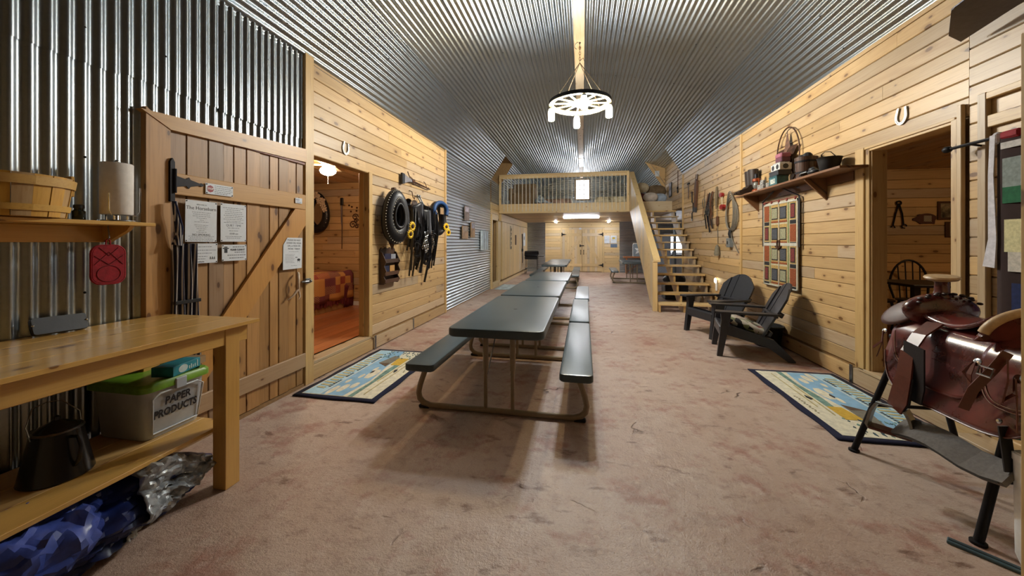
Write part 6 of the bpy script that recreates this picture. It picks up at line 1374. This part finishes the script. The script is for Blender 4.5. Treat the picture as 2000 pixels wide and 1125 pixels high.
fr = thing('refrigerator', 'tall pale steel refrigerator behind the staircase', 'refrigerator', (3.30, 16.8, 0)); MB().box(-.36, .36, -.33, .33, .03, 1.75, .015).build('body', mat('fridge_steel', '#aeb9c6', .3, .3), fr); d_ = MB().box(-.355, .355, -.37, -.335, .05, 1.15, .012).build('door', mat('fridge_door', '#b9c6d6', .28, .3), fr); MB().tube([(-.30, -.40, .7), (-.30, -.40, 1.1)], .012, 6).build('handle', CHROME, d_); d_ = MB().box(-.355, .355, -.37, -.335, 1.17, 1.74, .012).build('door', mat('fridge_door', '#b9c6d6', .28, .3), fr); MB().tube([(-.30, -.40, 1.25), (-.30, -.40, 1.55)], .012, 6).build('handle', CHROME, d_)
kc = thing('kitchen_counter', 'white kitchen counter under the blinds window', 'counter', (4.2, 17.55, 0)); MB().box(-.5, .8, -.3, .3, 0, .86, .005).build('cabinet', WHITE, kc); MB().box(-.52, .82, -.33, .3, .86, .90, .006).build('worktop', mat('counter_dark', '#3a3438', .4), kc); MB().ball((-.2, -.1, .96), .07, 10, 8, 1, 1, 1.3).build('kettle', BLACK_PLASTIC, kc)
pp = thing('steel_post', 'grey steel support post under the loft edge', 'post', (2.92, 12.6, 0)); MB().tube([(0, 0, .01), (0, 0, 2.38)], .045, 12).build('shaft', mat('post_grey', '#77818c', .4, .5), pp, 50); MB().box(-.08, .08, -.08, .08, 0, .012).build('base_plate', STEEL, pp)
tk = thing('footlocker', 'black trunk standing under the staircase', 'trunk', (2.30, 9.95, 0)); MB().box(-.27, .27, -.22, .22, .0, .30, .01).build('body', BLACK_LEATHER, tk); MB().box(-.275, .275, -.225, .225, .29, .36, .012).build('lid', BLACK_LEATHER, tk); MB().box(-.03, .03, -.235, -.222, .25, .33, .003).build('clasp', STEEL, tk)
bg = thing('duffel_bag', 'lumpy black duffel bag lying on the trunk', 'bag', (2.30, 9.95, .362)); MB().grid(lambda u, v: (.27 * math.cos(2 * PI * u) * math.sin(PI * v) ** .5 * (1 + .06 * math.sin(u * 31)), .2 * math.sin(2 * PI * u) * math.sin(PI * v) ** .5, .12 + .12 * -math.cos(PI * v) + .015 * math.sin(u * 25 + v * 9)), 28, 14, True).build('body', BLACK_LEATHER, bg, 60); MB().tube([(-.12, -.1, .22), (-.1, -.12, .29), (.1, -.12, .29), (.12, -.1, .22)], .012, 6).build('handle', BLACK_LEATHER, bg)
mt = thing('pale_doormat', 'pale blue doormat at the doorway by steel wall', 'rug', (-2.28, 11.5, 0), .0); MB().box(-.33, .33, -.65, .65, 0, .012, .004).build('border', mat('mat_pale', '#9fb0b6', .95), mt); MB().box(-.28, .28, -.6, .6, .012, .014).build('field', mat('mat_field', '#c3d2d6', .95, var=.2, scale=6), mt)
# things on the plank panel under the loft
t = thing('vertical_plank_sign', 'tall weathered plank sign with grey marks under loft', 'sign', M=onL(13.65, 1.62, -2.652)); MB().box(-.09, .09, -.42, .42, 0, .02, .003).build('plank', mat('grey_plank', '#b3a68c', .7), t); [MB().tube([(-.05, .30 - i * .17, .022), (.05, .33 - i * .17, .022), (.05, .25 - i * .17, .022), (-.05, .23 - i * .17, .022)], .012, 5, i % 2 == 0).build('painted_mark', mat('plank_letter', '#6f6a66', .7), t) for i in range(5)]
t = thing('small_dark_sign', 'small dark brown board hung on the plank panel', 'sign', M=onL(14.7, 1.52, -2.652)); MB().box(-.1, .1, -.2, .2, 0, .025, .003).build('board', DARKWOOD, t); MB().box(-.06, .06, -.14, .14, .025, .027).build('print', mat('dim_print', '#5b4438', .6), t)
t = thing('chain_whip', 'dark stock whip and chain hanging on plank panel', 'whip', M=onL(16.3, 1.30, -2.652)); MB().tube([(0, .5, .02), (.03, .0, .03), (0, -.3, .02)], .022, 6).tube([(0, -.3, .02), (.03, -.6, .02), (0, -.8, .02)], .012, 6).build('lash', BLACK_LEATHER, t); MB().box(-.08, .08, -.28, -.16, .0, .06, .01).build('knot', BLACK_LEATHER, t)
t = thing('white_chart', 'white paper chart pinned beside the stock whip', 'sign', M=onL(17.0, 1.56, -2.652)); MB().box(-.28, .28, -.3, .3, 0, .008).build('sheet', PAPER, t); MB().ball((-.1, .05, .012), .1, 10, 6, 1, 1, .1).build('drawing', INK_SOFT, t)
